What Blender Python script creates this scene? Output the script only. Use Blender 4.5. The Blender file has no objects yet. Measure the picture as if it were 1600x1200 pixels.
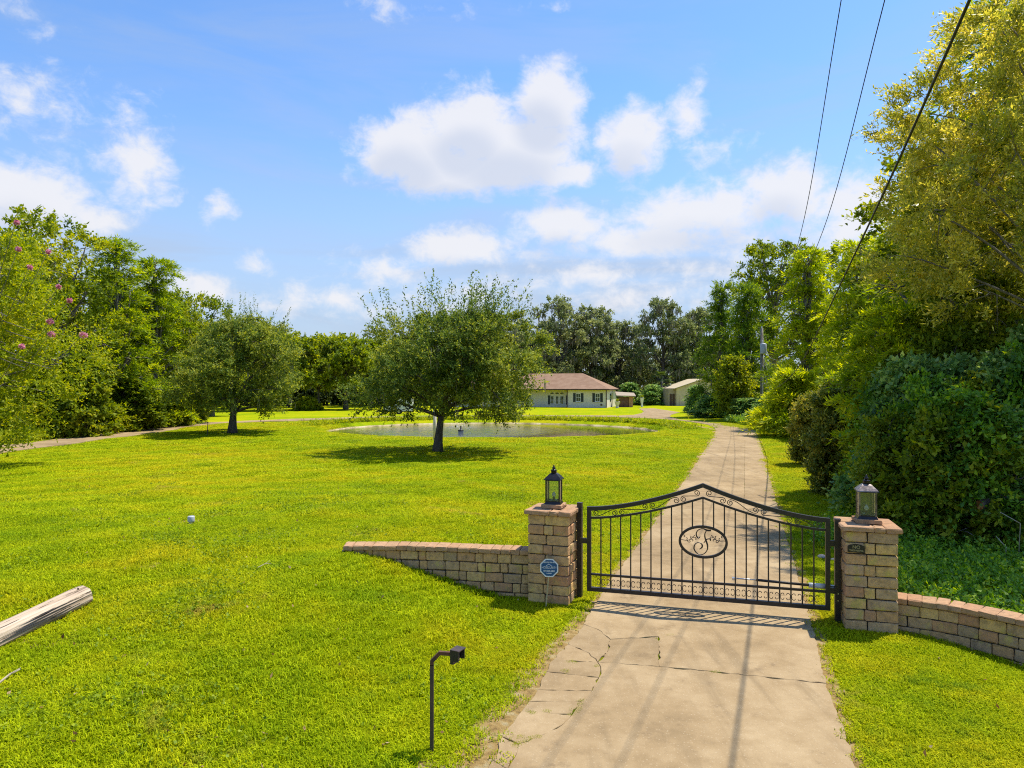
import bpy, bmesh, math, random
import numpy as np
from mathutils import Vector, Matrix, Euler

# ------------------------------------------------------------------ scene, camera, sky, sun
sc = bpy.context.scene
COL = sc.collection
PI = math.pi
CAMH, F, HY = 3.35, 1080.0, 604.0        # eye height, focal length in photo pixels, horizon row

cam = bpy.data.cameras.new('camera'); camo = bpy.data.objects.new('camera', cam); COL.objects.link(camo)
cam.sensor_width = 36.0; cam.lens = 36.0 * F / 1600.0
cam.clip_start = 0.1; cam.clip_end = 6000
camo.location = (0, 0, CAMH)
camo.rotation_euler = (math.radians(90) + math.atan((HY - 600) / F), 0, 0)
sc.camera = camo

SUN = Vector((0.41, 0.22, 1.0)).normalized()
EL = math.asin(SUN.z); AZ = math.atan2(SUN.x, SUN.y)
sl = bpy.data.lights.new('sun', 'SUN'); sl.energy = 4.2; sl.angle = math.radians(0.55); sl.color = (1.0, 0.93, 0.80)
slo = bpy.data.objects.new('sun', sl); COL.objects.link(slo)
slo.rotation_euler = SUN.to_track_quat('Z', 'Y').to_euler(); slo.location = (30, 10, 60)

sc.view_settings.view_transform = 'Standard'; sc.view_settings.look = 'None'
sc.view_settings.exposure = 0.60; sc.view_settings.gamma = 1.0
sc.view_settings.use_curve_mapping = False
cy = sc.cycles
cy.max_bounces = 5; cy.diffuse_bounces = 2; cy.glossy_bounces = 3; cy.transmission_bounces = 5; cy.transparent_max_bounces = 8
cy.sample_clamp_indirect = 4.0; cy.caustics_reflective = False; cy.caustics_refractive = False
cy.use_denoising = False; cy.use_adaptive_sampling = True; cy.adaptive_threshold = 0.012; cy.filter_width = 1.1

world = bpy.data.worlds.new('World'); sc.world = world; world.use_nodes = True
world.cycles.sampling_method = 'MANUAL'; world.cycles.sample_map_resolution = 256
wt = world.node_tree; wt.nodes.clear()


class NT:
    """tiny node-tree helper"""
    def __init__(s, tree): s.t = tree
    def n(s, typ, **kw):
        o = s.t.nodes.new(typ)
        for k, v in kw.items(): setattr(o, k, v)
        return o
    def set(s, sock, v):
        if isinstance(v, bpy.types.NodeSocket): s.t.links.new(v, sock)
        elif v is not None: sock.default_value = v
    def m(s, op, a, b=None, c=None, clamp=False):
        o = s.n('ShaderNodeMath', operation=op, use_clamp=clamp)
        s.set(o.inputs[0], a); s.set(o.inputs[1], b)
        if c is not None: s.set(o.inputs[2], c)
        return o.outputs[0]
    def smooth(s, x, a, b, lo=0.0, hi=1.0):
        o = s.n('ShaderNodeMapRange', interpolation_type='SMOOTHSTEP')
        s.set(o.inputs[0], x); s.set(o.inputs[1], a); s.set(o.inputs[2], b); s.set(o.inputs[3], lo); s.set(o.inputs[4], hi)
        return o.outputs[0]
    def lin(s, x, a, b, lo=0.0, hi=1.0):
        o = s.n('ShaderNodeMapRange'); s.set(o.inputs[0], x); s.set(o.inputs[1], a); s.set(o.inputs[2], b); s.set(o.inputs[3], lo); s.set(o.inputs[4], hi)
        return o.outputs[0]
    def noise(s, vec, scale, detail=4, rough=0.55, dist=0.0):
        o = s.n('ShaderNodeTexNoise'); s.set(o.inputs['Vector'], vec); o.inputs['Scale'].default_value = scale
        o.inputs['Detail'].default_value = detail; o.inputs['Roughness'].default_value = rough; o.inputs['Distortion'].default_value = dist
        return o.outputs[0]
    def mix(s, f, a, b):
        o = s.n('ShaderNodeMix', data_type='RGBA'); s.set(o.inputs[0], f)
        for i, v in ((6, a), (7, b)):
            s.set(o.inputs[i], v if isinstance(v, bpy.types.NodeSocket) else (v[0], v[1], v[2], 1))
        return o.outputs[2]
    def ramp(s, f, stops):
        o = s.n('ShaderNodeValToRGB'); s.set(o.inputs[0], f)
        e = o.color_ramp.elements
        while len(e) < len(stops): e.new(0.5)
        for el, (p, c) in zip(e, stops): el.position = p; el.color = (c[0], c[1], c[2], 1)
        return o.outputs[0]
    def scalevec(s, v, k):
        o = s.n('ShaderNodeVectorMath', operation='MULTIPLY'); s.set(o.inputs[0], v); s.set(o.inputs[1], k); return o.outputs[0]
    def addvec(s, v, k):
        o = s.n('ShaderNodeVectorMath', operation='ADD'); s.set(o.inputs[0], v); s.set(o.inputs[1], k); return o.outputs[0]


W = NT(wt)
sky = W.n('ShaderNodeTexSky', sky_type='NISHITA', sun_disc=False)
sky.sun_elevation = EL; sky.sun_rotation = AZ; sky.altitude = 0; sky.air_density = 1.0; sky.dust_density = 0.35; sky.ozone_density = 2.6
tc = W.n('ShaderNodeTexCoord')
D = tc.outputs['Generated']


HEADS = [  # photo column and row of a cloud head, half sizes, weight
        (858, 155, 62, 58, 1), (740, 195, 80, 62, 1), (640, 235, 95, 62, 1), (810, 235, 130, 62, 1), (720, 268, 175, 38, .95),
        (985, 225, 68, 62, .9), (1075, 178, 34, 38, .7), (890, 268, 70, 26, .8), (1095, 130, 22, 32, .35),
        (885, 350, 92, 40, .85), (1110, 335, 150, 52, .8), (1232, 300, 74, 52, .9), (1050, 372, 240, 30, .7), (1340, 330, 80, 62, .7),
        (712, 388, 88, 34, .85), (860, 402, 60, 22, .55), (620, 425, 120, 34, .5), (55, 312, 95, 56, .82), (140, 345, 62, 32, .66),
        (212, 268, 58, 58, .68), (400, 416, 34, 22, .55), (318, 452, 60, 28, .62), (525, 468, 54, 30, .6), (45, 160, 85, 50, .42),
        (345, 326, 34, 26, .5), (920, 430, 80, 26, .6), (1110, 420, 80, 20, .55), (200, 175, 60, 30, .34), (30, 20, 60, 28, .33),
        (610, 10, 60, 14, .33), (850, 8, 80, 12, .33), (1090, 240, 60, 40, .38), (480, 470, 150, 30, .42), (760, 450, 200, 40, .38), (1000, 460, 160, 34, .42), (1180, 400, 140, 40, .45)]


def cloud_field(dvec, heads, rich):
    """cumulus field over sky direction (azimuth, elevation): cloud heads + free clouds elsewhere"""
    sp = W.n('ShaderNodeSeparateXYZ'); W.set(sp.inputs[0], dvec)
    az = W.m('ARCTAN2', sp.outputs[0], sp.outputs[1]); el = W.m('ARCSINE', sp.outputs[2])
    ae = W.n('ShaderNodeCombineXYZ'); W.set(ae.inputs[0], az); W.set(ae.inputs[1], el)
    acc = None
    for (px, py, rx, ry, w) in heads:
        a = math.atan((px - 800) / F); e = math.atan((HY - py) / F * math.cos(a))
        kx, ky = F / (rx * 1.12) / math.cos(a) ** 0.5, F / (ry * 1.12); ww = 1.35 * w if w >= .6 else 0.9 * w
        o = W.n('ShaderNodeVectorMath', operation='MULTIPLY_ADD'); W.set(o.inputs[0], ae.outputs[0]); o.inputs[1].default_value = (kx, ky, 0); o.inputs[2].default_value = (-a * kx, -e * ky, 0)
        l = W.n('ShaderNodeVectorMath', operation='LENGTH'); W.set(l.inputs[0], o.outputs[0])
        v = W.m('MULTIPLY_ADD', l.outputs['Value'], -ww, ww)
        acc = v if acc is None else W.m('MAXIMUM', acc, v)
    stretch = W.scalevec(dvec, (1.0, 1.0, 1.35))
    big = W.noise(stretch, 11.0, 2, 0.5)
    if not rich: return W.m('MULTIPLY_ADD', big, 0.8, W.m('SUBTRACT', acc, 0.4)), el
    free = W.m('MULTIPLY', W.m('SUBTRACT', W.noise(W.scalevec(dvec, (1, 1, 2.0)), 3.2, 2, 0.5), 0.56), 5.0)
    beside = W.smooth(W.m('ABSOLUTE', az), 0.70, 0.95)
    band = W.m('MULTIPLY', W.smooth(el, 0.02, 0.10), W.smooth(el, 0.5, 0.8, 1, 0))
    free = W.m('SUBTRACT', W.m('MULTIPLY', W.m('MULTIPLY', W.m('ADD', free, 1.0), beside), band), 1.0)
    acc = W.m('MAXIMUM', acc, free)
    fine = W.noise(stretch, 30.0, 6, 0.62, 0.25)
    nz = W.m('MULTIPLY_ADD', big, 0.8, W.m('MULTIPLY_ADD', fine, 1.45, -1.125))
    return W.m('ADD', W.m('MAXIMUM', acc, -0.8), nz), el


dens, el_s = cloud_field(D, HEADS, True)
cover = W.smooth(dens, 0.0, 0.74)
# light from above: sample again a little higher; where there is cloud overhead, this bit is in shade
up = W.addvec(D, (0.012, 0.0, 0.035))
dens2, _ = cloud_field(up, [h for h in HEADS if h[4] >= .8], False)
shade = W.smooth(dens2, 0.25, 1.05)
cloud_col = W.mix(shade, (3.95, 3.95, 4.12), (3.10, 3.28, 3.75))
skyc = W.n('ShaderNodeHueSaturation'); skyc.inputs['Saturation'].default_value = 1.08; skyc.inputs['Value'].default_value = 1.0
W.set(skyc.inputs['Color'], sky.outputs[0])
tinted = W.n('ShaderNodeMix', data_type='RGBA', blend_type='MULTIPLY'); tinted.inputs[0].default_value = 1.0
W.set(tinted.inputs[6], skyc.outputs[0]); tinted.inputs[7].default_value = (0.77, 0.90, 1.03, 1)
veil = W.smooth(W.noise(W.scalevec(D, (1.0, 1.6, 5.0)), 2.6, 5, 0.6, 0.6), 0.40, 0.78, 0.0, 0.30)      # thin high haze streaks
hz = W.m('ADD', W.smooth(el_s, 0.0, 0.42, 0.90, 0.0), veil, clamp=True)
hazy = W.mix(hz, tinted.outputs[2], (2.12, 2.52, 3.25))
final = W.mix(W.m('MULTIPLY', cover, 0.92), hazy, cloud_col)
bg = W.n('ShaderNodeBackground'); W.set(bg.inputs[0], final); bg.inputs[1].default_value = 0.15
wo = W.n('ShaderNodeOutputWorld'); W.set(wo.inputs[0], bg.outputs[0])


# ------------------------------------------------------------------ helpers
def gp(px, py, z=0.0):
    """ground point of a photo pixel at height z"""
    d = (CAMH - z) * F / (py - HY)
    return Vector(((px - 800) / F * d, d, z))


def at(px, d): return (px - 800) / F * d


def zt(py, d): return CAMH - (py - HY) / F * d


def link(o, parent=None):
    COL.objects.link(o)
    if parent is not None: o.parent = parent
    return o


def tag(o, label=None, cat=None, group=None, kind=None):
    if label: o['label'] = label
    if cat: o['category'] = cat
    if group: o['group'] = group
    if kind: o['kind'] = kind
    return o


def empty(name, loc, rz=0.0):
    o = bpy.data.objects.new(name, None); o.empty_display_size = 0.2
    o.location = loc; o.rotation_euler = (0, 0, rz); COL.objects.link(o); return o


def mesh_obj(name, v, f, mat, parent=None, smooth=False):
    me = bpy.data.meshes.new(name); me.from_pydata([tuple(p) for p in v], [], f); me.update()
    if mat: me.materials.append(mat)
    if smooth: me.polygons.foreach_set('use_smooth', [True] * len(me.polygons))
    o = bpy.data.objects.new(name, me); return link(o, parent)


class MB:
    def __init__(s): s.v = []; s.f = []
    def add(s, v, f):
        b = len(s.v); s.v += [Vector(p) for p in v]; s.f += [tuple(i + b for i in q) for q in f]; return s
    def box(s, c, sz, M=None):
        x, y, z = (k / 2 for k in sz); c = Vector(c)
        v = [Vector((a * x, b * y, d * z)) for d in (-1, 1) for b in (-1, 1) for a in (-1, 1)]
        if M is not None: v = [M @ p for p in v]
        return s.add([p + c for p in v], [(0, 2, 3, 1), (4, 5, 7, 6), (0, 1, 5, 4), (2, 6, 7, 3), (0, 4, 6, 2), (1, 3, 7, 5)])
    def span(s, a, b): return s.box([(p + q) / 2 for p, q in zip(a, b)], [abs(q - p) for p, q in zip(a, b)])
    def tube(s, pts, r, n=8, cap=True, flat=None):
        pts = [Vector(p) for p in pts]; m = len(pts)
        rs = r if isinstance(r, (list, tuple)) else [r] * m
        v = []; f = []; up = None
        for i, p in enumerate(pts):
            t = (pts[min(i + 1, m - 1)] - pts[max(i - 1, 0)])
            t = t.normalized() if t.length > 1e-9 else Vector((0, 0, 1))
            if up is None:
                up = Vector((0, 0, 1)) if abs(t.z) < 0.9 else Vector((1, 0, 0))
            a = t.cross(up); a = a.normalized() if a.length > 1e-6 else t.orthogonal().normalized()
            b = a.cross(t).normalized(); up = b
            for k in range(n):
                w = 2 * PI * k / n + (PI / n)
                v.append(p + (a * math.cos(w) + b * math.sin(w)) * rs[i])
        for i in range(m - 1):
            for k in range(n):
                f.append((i * n + k, i * n + (k + 1) % n, (i + 1) * n + (k + 1) % n, (i + 1) * n + k))
        if cap: f.append(tuple(range(n - 1, -1, -1))); f.append(tuple((m - 1) * n + k for k in range(n)))
        return s.add(v, f)
    def prism(s, poly, z0, z1):
        n = len(poly)
        v = [Vector((p[0], p[1], z0)) for p in poly] + [Vector((p[0], p[1], z1)) for p in poly]
        f = [tuple(range(n - 1, -1, -1)), tuple(range(n, 2 * n))] + [(i, (i + 1) % n, n + (i + 1) % n, n + i) for i in range(n)]
        return s.add(v, f)
    def lathe(s, prof, n=16, c=(0, 0, 0)):
        c = Vector(c); v = []; f = []
        for (r, z) in prof:
            for k in range(n):
                v.append(c + Vector((r * math.cos(2 * PI * k / n), r * math.sin(2 * PI * k / n), z)))
        for i in range(len(prof) - 1):
            for k in range(n): f.append((i * n + k, i * n + (k + 1) % n, (i + 1) * n + (k + 1) % n, (i + 1) * n + k))
        f.append(tuple(range(n - 1, -1, -1))); f.append(tuple((len(prof) - 1) * n + k for k in range(n)))
        return s.add(v, f)
    def frustum(s, c, s0, s1, h):
        c = Vector(c); v = []
        for (w, z) in ((s0, 0), (s1, h)):
            v += [c + Vector((a * w[0] / 2, b * w[1] / 2, z)) for a, b in ((-1, -1), (1, -1), (1, 1), (-1, 1))]
        return s.add(v, [(3, 2, 1, 0), (4, 5, 6, 7)] + [(i, (i + 1) % 4, 4 + (i + 1) % 4, 4 + i) for i in range(4)])
    def build(s, name, mat, parent=None, smooth=False): return mesh_obj(name, s.v, s.f, mat, parent, smooth)


def text(name, body, size, mat, parent, loc, rot, extrude=0.002, font_scale_x=1.0, bold=0.0):
    cu = bpy.data.curves.new(name, 'FONT'); cu.body = body; cu.size = size; cu.align_x = 'CENTER'; cu.align_y = 'CENTER'
    cu.extrude = extrude; cu.offset = bold; cu.materials.append(mat)
    tmp = bpy.data.objects.new(name, cu); COL.objects.link(tmp)
    dg = bpy.context.evaluated_depsgraph_get(); me = bpy.data.meshes.new_from_object(tmp.evaluated_get(dg), depsgraph=dg)
    bpy.data.objects.remove(tmp); me.materials.clear(); me.materials.append(mat)
    o = bpy.data.objects.new(name, me); o.location = loc; o.rotation_euler = rot; o.scale = (font_scale_x, 1, 1)
    return link(o, parent)


# ------------------------------------------------------------------ materials
def new_mat(name):
    m = bpy.data.materials.new(name); m.use_nodes = True; m.node_tree.nodes.clear()
    t = NT(m.node_tree); out = t.n('ShaderNodeOutputMaterial')
    return m, t, out


def pos_of(t): return t.n('ShaderNodeNewGeometry').outputs['Position']


def principled(t, out, color, rough=0.7, metal=0.0, spec=0.4, bump=None, bump_d=0.01, bump_s=0.5):
    p = t.n('ShaderNodeBsdfPrincipled')
    t.set(p.inputs['Base Color'], color if isinstance(color, bpy.types.NodeSocket) else (*color, 1))
    t.set(p.inputs['Roughness'], rough); p.inputs['Metallic'].default_value = metal; p.inputs['Specular IOR Level'].default_value = spec
    if bump is not None:
        b = t.n('ShaderNodeBump'); b.inputs['Strength'].default_value = bump_s; b.inputs['Distance'].default_value = bump_d
        t.set(b.inputs['Height'], bump); t.set(p.inputs['Normal'], b.outputs[0])
    t.set(out.inputs[0], p.outputs[0]); return p


def simple(name, c1, c2=None, scale=6.0, rough=0.7, metal=0.0, spec=0.4, bump_d=0.004, detail=5):
    m, t, out = new_mat(name); n = t.noise(pos_of(t), scale, detail, 0.6)
    c = t.mix(t.smooth(n, 0.35, 0.68), c1, c2 or [k * 0.75 for k in c1])
    principled(t, out, c, rough, metal, spec, t.noise(pos_of(t), scale * 6, 3), bump_d); return m


def leaf_mat(name, c0, c1, c2, trans=0.38, rough=0.55, spec=0.16):
    m, t, out = new_mat(name)
    a = t.n('ShaderNodeAttribute', attribute_name='tint')
    c = t.ramp(a.outputs['Fac'], [(0.0, c0), (0.55, c1), (1.0, c2)])
    p = t.n('ShaderNodeBsdfPrincipled'); t.set(p.inputs['Base Color'], c); p.inputs['Roughness'].default_value = rough
    p.inputs['Specular IOR Level'].default_value = spec
    tr = t.n('ShaderNodeBsdfTranslucent')
    h = t.n('ShaderNodeHueSaturation'); h.inputs['Hue'].default_value = 0.485; h.inputs['Saturation'].default_value = 1.1; h.inputs['Value'].default_value = 1.35
    t.set(h.inputs['Color'], c); t.set(tr.inputs[0], h.outputs[0])
    mx = t.n('ShaderNodeMixShader'); mx.inputs[0].default_value = trans
    t.set(mx.inputs[1], p.outputs[0]); t.set(mx.inputs[2], tr.outputs[0]); t.set(out.inputs[0], mx.outputs[0])
    return m


MT = {}
MT['live_oak'] = leaf_mat('live_oak_leaf', (.060, .115, .026), (.155, .225, .034), (.42, .44, .06), .40)
MT['moss_oak'] = leaf_mat('far_oak_leaf', (.12, .16, .065), (.24, .285, .105), (.45, .47, .17), .38)
MT['oak'] = leaf_mat('broad_leaf', (.095, .155, .014), (.23, .30, .020), (.47, .48, .035), .46)
MT['cypress'] = leaf_mat('cypress_needle', (.14, .23, .014), (.33, .43, .016), (.68, .70, .03), .54, .6, .2)
MT['cedar'] = leaf_mat('dark_needle', (.075, .15, .020), (.17, .275, .022), (.42, .50, .022), .46, .6, .2)
MT['yellow'] = leaf_mat('yellow_leaf', (.17, .21, .035), (.46, .46, .06), (.85, .75, .14), .5, .38, .45)
MT['myrtle'] = leaf_mat('myrtle_leaf', (0.1085, 0.1755, 0.0108), (0.2945, 0.3645, 0.0144), (0.558, 0.54, 0.027), 0.46)
MT['under'] = leaf_mat('understory_leaf', (.085, .185, .052), (.185, .345, .085), (.42, .54, .14), .5, .38, .45)
MT['viburnum'] = leaf_mat('viburnum_leaf', (.085, .13, .02), (.21, .245, .032), (.53, .46, .07), .36, .5, .25)
MT['cover'] = leaf_mat('ground_cover_leaf', (.09, .21, .028), (.21, .40, .034), (.50, .62, .05), .46, .45, .3)
MT['thicket'] = leaf_mat('thicket_leaf', (.040, .065, .022), (.082, .115, .032), (.15, .18, .05), .25)
MT['dead_leaf'] = leaf_mat('dead_leaf', (.16, .08, .03), (.30, .18, .08), (.46, .34, .18), .2, .8, .2)
MT['clover'] = leaf_mat('clover_leaf', (.15, .23, .012), (.24, .33, .014), (.36, .42, .02), .35)
MT['palm'] = leaf_mat('palm_leaf', (.05, .10, .02), (.13, .19, .03), (.25, .28, .05), .3)
MT['moss'] = leaf_mat('spanish_moss', (.14, .135, .09), (.26, .25, .17), (.40, .38, .27), .3, .9, .1)
MT['flower'] = leaf_mat('pink_flower', (.55, .16, .26), (.74, .30, .42), (.88, .52, .58), .3)
MT['reed'] = leaf_mat('bank_grass_blade', (0.17, 0.24, 0.012), (0.34, 0.432, 0.016), (0.612, 0.576, 0.04), 0.45)


def bark(name, c1, c2):
    m, t, out = new_mat(name)
    v = t.scalevec(pos_of(t), (1, 1, 0.25)); n = t.noise(v, 9, 6, 0.65)
    principled(t, out, t.mix(t.smooth(n, .35, .66), c1, c2), 0.9, 0, .2, t.noise(v, 26, 4), 0.03, 0.8); return m


MT['bark'] = bark('oak_bark', (.06, .05, .045), (.15, .13, .115))
MT['bark_grey'] = bark('grey_bark', (.13, .115, .10), (.27, .245, .215))


def grass_color(t, dirt=None):
    p = pos_of(t)
    flat = t.scalevec(p, (1, 1, 0))
    big = t.noise(flat, 0.11, 4, .55); mid = t.noise(flat, 0.75, 5, .6); fin = t.noise(flat, 5.0, 3, .6)
    c = t.ramp(t.m('ADD', t.m('MULTIPLY', big, .55), t.m('MULTIPLY', mid, .45)),
               [(0.36, (.230, .345, .004)), (0.48, (.375, .445, .004)), (0.62, (.540, .490, .008))])
    c = t.mix(t.smooth(fin, .45, .75, 0, .35), c, (.22, .31, .006))
    wd = t.m('MULTIPLY', t.smooth(t.noise(t.addvec(flat, (31, 7, 0)), .55, 5, .65), .55, .66), t.smooth(fin, .40, .6)); c = t.mix(t.m('MULTIPLY', wd, .55), c, (.125, .24, .012))   # darker clover and weed patches
    dry = t.m('MULTIPLY', t.smooth(t.noise(flat, 0.42, 5, .68), .56, .70), t.smooth(t.noise(flat, 3.2, 4, .6), .42, .66))
    c = t.mix(t.m('MULTIPLY', dry, .7), c, (.46, .33, .08))
    return c, fin


def grass_mats():
    m, t, out = new_mat('lawn_ground')
    c, fin = grass_color(t)
    d = t.n('ShaderNodeAttribute', attribute_name='dirt').outputs['Fac']
    be = t.n('ShaderNodeAttribute', attribute_name='bank').outputs['Fac']
    p = pos_of(t); nn = t.noise(p, 2.2, 5, .65)
    be = t.m('ADD', be, t.m('MULTIPLY', t.m('SUBTRACT', t.noise(p, .5, 3, .5), .5), .018)); mud = t.m('MULTIPLY', t.smooth(be, .982, .992), t.smooth(be, 1.006, 1.016, 1, 0))
    dd = t.smooth(t.m('ADD', d, t.m('MULTIPLY', t.m('SUBTRACT', nn, .5), 1.0)), .35, .65)
    soil = t.ramp(t.noise(p, 7, 5, .6), [(.3, (.20, .13, .055)), (.5, (.36, .24, .09)), (.7, (.44, .36, .20))])
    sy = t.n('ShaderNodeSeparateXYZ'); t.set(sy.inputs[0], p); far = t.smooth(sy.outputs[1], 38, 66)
    thatch_shade = t.n('ShaderNodeHueSaturation'); t.set(thatch_shade.inputs['Color'], c); t.set(thatch_shade.inputs['Value'], t.lin(far, 0, 1, .48, .80)); c = thatch_shade.outputs[0]   # soil and thatch, with shade under the near blades darkened into the colour
    c = t.mix(dd, c, soil)
    c = t.mix(mud, c, t.ramp(t.noise(p, 1.1, 5, .6), [(.35, (.20, .17, .07)), (.55, (.50, .40, .22)), (.7, (.60, .52, .34))]))
    h = t.noise(t.scalevec(p, (1, 1, 0)), 16, 6, .7)
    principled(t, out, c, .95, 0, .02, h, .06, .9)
    b, t, out = new_mat('grass_blade')
    c, fin = grass_color(t)
    oi = t.n('ShaderNodeObjectInfo').outputs['Random']; at_ = t.n('ShaderNodeAttribute', attribute_name='tint').outputs['Fac']
    v = t.m('ADD', t.m('MULTIPLY', oi, .30), t.m('MULTIPLY', at_, .80))
    hs = t.n('ShaderNodeHueSaturation'); t.set(hs.inputs['Color'], c); t.set(hs.inputs['Value'], t.lin(v, 0, 1.1, .62, 1.55))
    t.set(hs.inputs['Hue'], t.lin(at_, 0, 1, .515, .485))
    pr = t.n('ShaderNodeBsdfPrincipled'); t.set(pr.inputs['Base Color'], hs.outputs[0]); pr.inputs['Roughness'].default_value = .7; pr.inputs['Specular IOR Level'].default_value = .06
    tr = t.n('ShaderNodeBsdfTranslucent'); t.set(tr.inputs[0], hs.outputs[0])
    mx = t.n('ShaderNodeMixShader'); mx.inputs[0].default_value = .35; t.set(mx.inputs[1], pr.outputs[0]); t.set(mx.inputs[2], tr.outputs[0]); t.set(out.inputs[0], mx.outputs[0])
    return m, b


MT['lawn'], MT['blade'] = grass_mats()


def concrete():
    m, t, out = new_mat('concrete')
    p = pos_of(t); big = t.noise(p, .55, 5, .6); mid = t.noise(p, 3.2, 6, .68); fine = t.noise(p, 60, 3, .7)
    oi = t.n('ShaderNodeObjectInfo').outputs['Random']
    c = t.ramp(t.m('ADD', t.m('MULTIPLY', big, .6), t.m('MULTIPLY', mid, .4)),
               [(.32, (.205, .140, .068)), (.46, (.305, .212, .107)), (.60, (.385, .280, .152)), (.75, (.42, .318, .185))])
    # weathered streaks along the wheel tracks
    st = t.noise(t.scalevec(p, (2.6, .28, 0)), 1.0, 4, .6)
    c = t.mix(t.smooth(st, .50, .72, 0, .65), c, (.20, .140, .072))
    blot = t.m('MULTIPLY', t.smooth(t.noise(p, 1.3, 6, .72), .54, .70), t.smooth(t.noise(p, 9, 4, .7), .35, .6)); c = t.mix(t.m('MULTIPLY', blot, .75), c, (.165, .112, .06))
    spk = t.n('ShaderNodeTexVoronoi'); t.set(spk.inputs['Vector'], p); spk.inputs['Scale'].default_value = 26
    c = t.mix(t.smooth(spk.outputs['Distance'], .10, .24, .35, 0), c, (.52, .42, .28))
    c = t.mix(t.smooth(fine, .55, .8, 0, .35), c, (.14, .105, .065))
    hs = t.n('ShaderNodeHueSaturation'); t.set(hs.inputs['Color'], c); t.set(hs.inputs['Value'], t.lin(oi, 0, 1, .92, 1.07))
    principled(t, out, hs.outputs[0], .88, 0, .25, t.m('ADD', fine, mid), .006, .6); return m


MT['concrete'] = concrete()


def stone(name, stops, lichen=True):
    m, t, out = new_mat(name)
    oi = t.n('ShaderNodeObjectInfo').outputs['Random']; p = pos_of(t)
    c = t.ramp(oi, stops)
    n = t.noise(p, 13, 6, .68); c = t.mix(t.smooth(n, .40, .70, 0, .6), c, (.23, .155, .09))
    sp = t.smooth(t.noise(t.scalevec(p, (1, 1, .35)), 6.0, 5, .7), .56, .70, 0, .5); c = t.mix(sp, c, (.15, .10, .055))
    if lichen:
        l = t.m('MULTIPLY', t.smooth(t.noise(p, 5.2, 5, .6), .52, .66), t.smooth(oi, .25, .6))
        c = t.mix(t.m('MULTIPLY', l, .7), c, (.50, .40, .10))
        w = t.smooth(t.noise(p, 22, 4, .6), .66, .78, 0, .5); c = t.mix(w, c, (.55, .50, .42))
    principled(t, out, c, .92, 0, .2, t.noise(p, 34, 6, .7), .012, .9); return m


MT['stone'] = stone('tumbled_stone', [(0, (.54, .325, .150)), (.2, (.62, .385, .175)), (.4, (.50, .255, .135)), (.6, (.70, .450, .170)), (.8, (.56, .36, .19)), (1, (.44, .295, .165))])
MT['cap'] = stone('cap_stone', [(0, (.41, .225, .120)), (.5, (.49, .295, .165)), (1, (.43, .262, .140))], False)
MT['core'] = simple('dark_joint', (.03, .025, .02), (.015, .012, .01), 8)
MT['iron'] = simple('black_iron', (.012, .010, .010), (.024, .017, .015), 14, .42, 0, .5, .001)
MT['lantern'] = simple('lantern_metal', (.020, .018, .022), (.035, .028, .03), 18, .3, .5, .6, .001)
MT['worn_metal'] = simple('worn_lantern_metal', (.07, .055, .055), (.30, .24, .22), 11, .35, .5, .6, .001)
MT['rust'] = simple('rusty_steel', (.13, .055, .03), (.055, .035, .03), 16, .65, .2)
MT['steel'] = simple('dark_painted_steel', (.055, .045, .045), (.09, .06, .05), 12, .5, .2)
MT['plastic'] = simple('black_plastic', (.018, .017, .018), (.03, .026, .025), 20, .45)
MT['chrome'] = simple('grey_metal', (.55, .55, .56), (.42, .42, .44), 12, .3, .8)
MT['wire'] = simple('dark_cable', (.012, .011, .016), (.02, .018, .024), 6, .55)
MT['wire_light'] = simple('light_cable', (.42, .40, .36), (.3, .29, .27), 6, .6)
MT['white'] = simple('white_paint', (.74, .74, .72), (.62, .62, .60), 7, .5)
MT['cream'] = simple('cream_stucco', (.74, .68, .57), (.68, .62, .51), 1.5, .85)
MT['roof'] = simple('brown_shingle', (.30, .19, .125), (.25, .15, .095), 1.2, .9, 0, .2, .02)
MT['trim'] = simple('dark_brown_trim', (.075, .035, .028), (.05, .025, .02), 4, .6)
MT['shutter'] = simple('dark_shutter', (.012, .022, .030), (.02, .03, .035), 6, .5)
MT['pane'] = simple('window_glass', (.035, .055, .065), (.02, .03, .04), 2, .06, 0, .8, 0)
MT['brown_door'] = simple('brown_door_paint', (.17, .075, .045), (.12, .055, .035), 3, .6)
MT['brick'] = simple('brick_pier', (.46, .25, .13), (.36, .19, .10), 4, .9)
MT['tan_metal'] = simple('tan_cladding', (.56, .46, .31), (.50, .41, .27), .8, .6)
MT['grey_siding'] = simple('grey_brown_cladding', (.36, .29, .21), (.31, .25, .18), 1, .7)
MT['sign_blue'] = simple('sign_blue', (.006, .085, .22), (.006, .075, .20), 5, .4)
MT['sign_white'] = simple('sign_white', (.72, .76, .78), (.66, .70, .72), 5, .5)
MT['stake'] = simple('yellowed_stake', (.50, .44, .24), (.42, .36, .2), 12, .6)
MT['plaque'] = simple('bronze_plaque', (.020, .019, .013), (.035, .03, .02), 16, .5, .3)
MT['plaque_letter'] = simple('brass_letter', (.34, .29, .16), (.28, .23, .12), 16, .45, .3)
MT['dry_stick'] = simple('dry_stick', (.42, .36, .27), (.32, .26, .19), 9, .9)
MT['rock'] = simple('garden_rock', (.36, .32, .29), (.26, .23, .20), 2, .9, 0, .2, .03)
MT['pot'] = simple('pale_pot', (.66, .60, .50), (.56, .50, .42), 3, .8)
MT['transformer'] = simple('transformer_grey', (.44, .46, .50), (.38, .40, .43), 3, .5)
MT['tyre'] = simple('rubber', (.02, .02, .02), (.03, .03, .03), 5, .8)
MT['fountain_spray'] = simple('white_spray', (.85, .88, .9), (.8, .84, .88), 5, .2)


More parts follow.
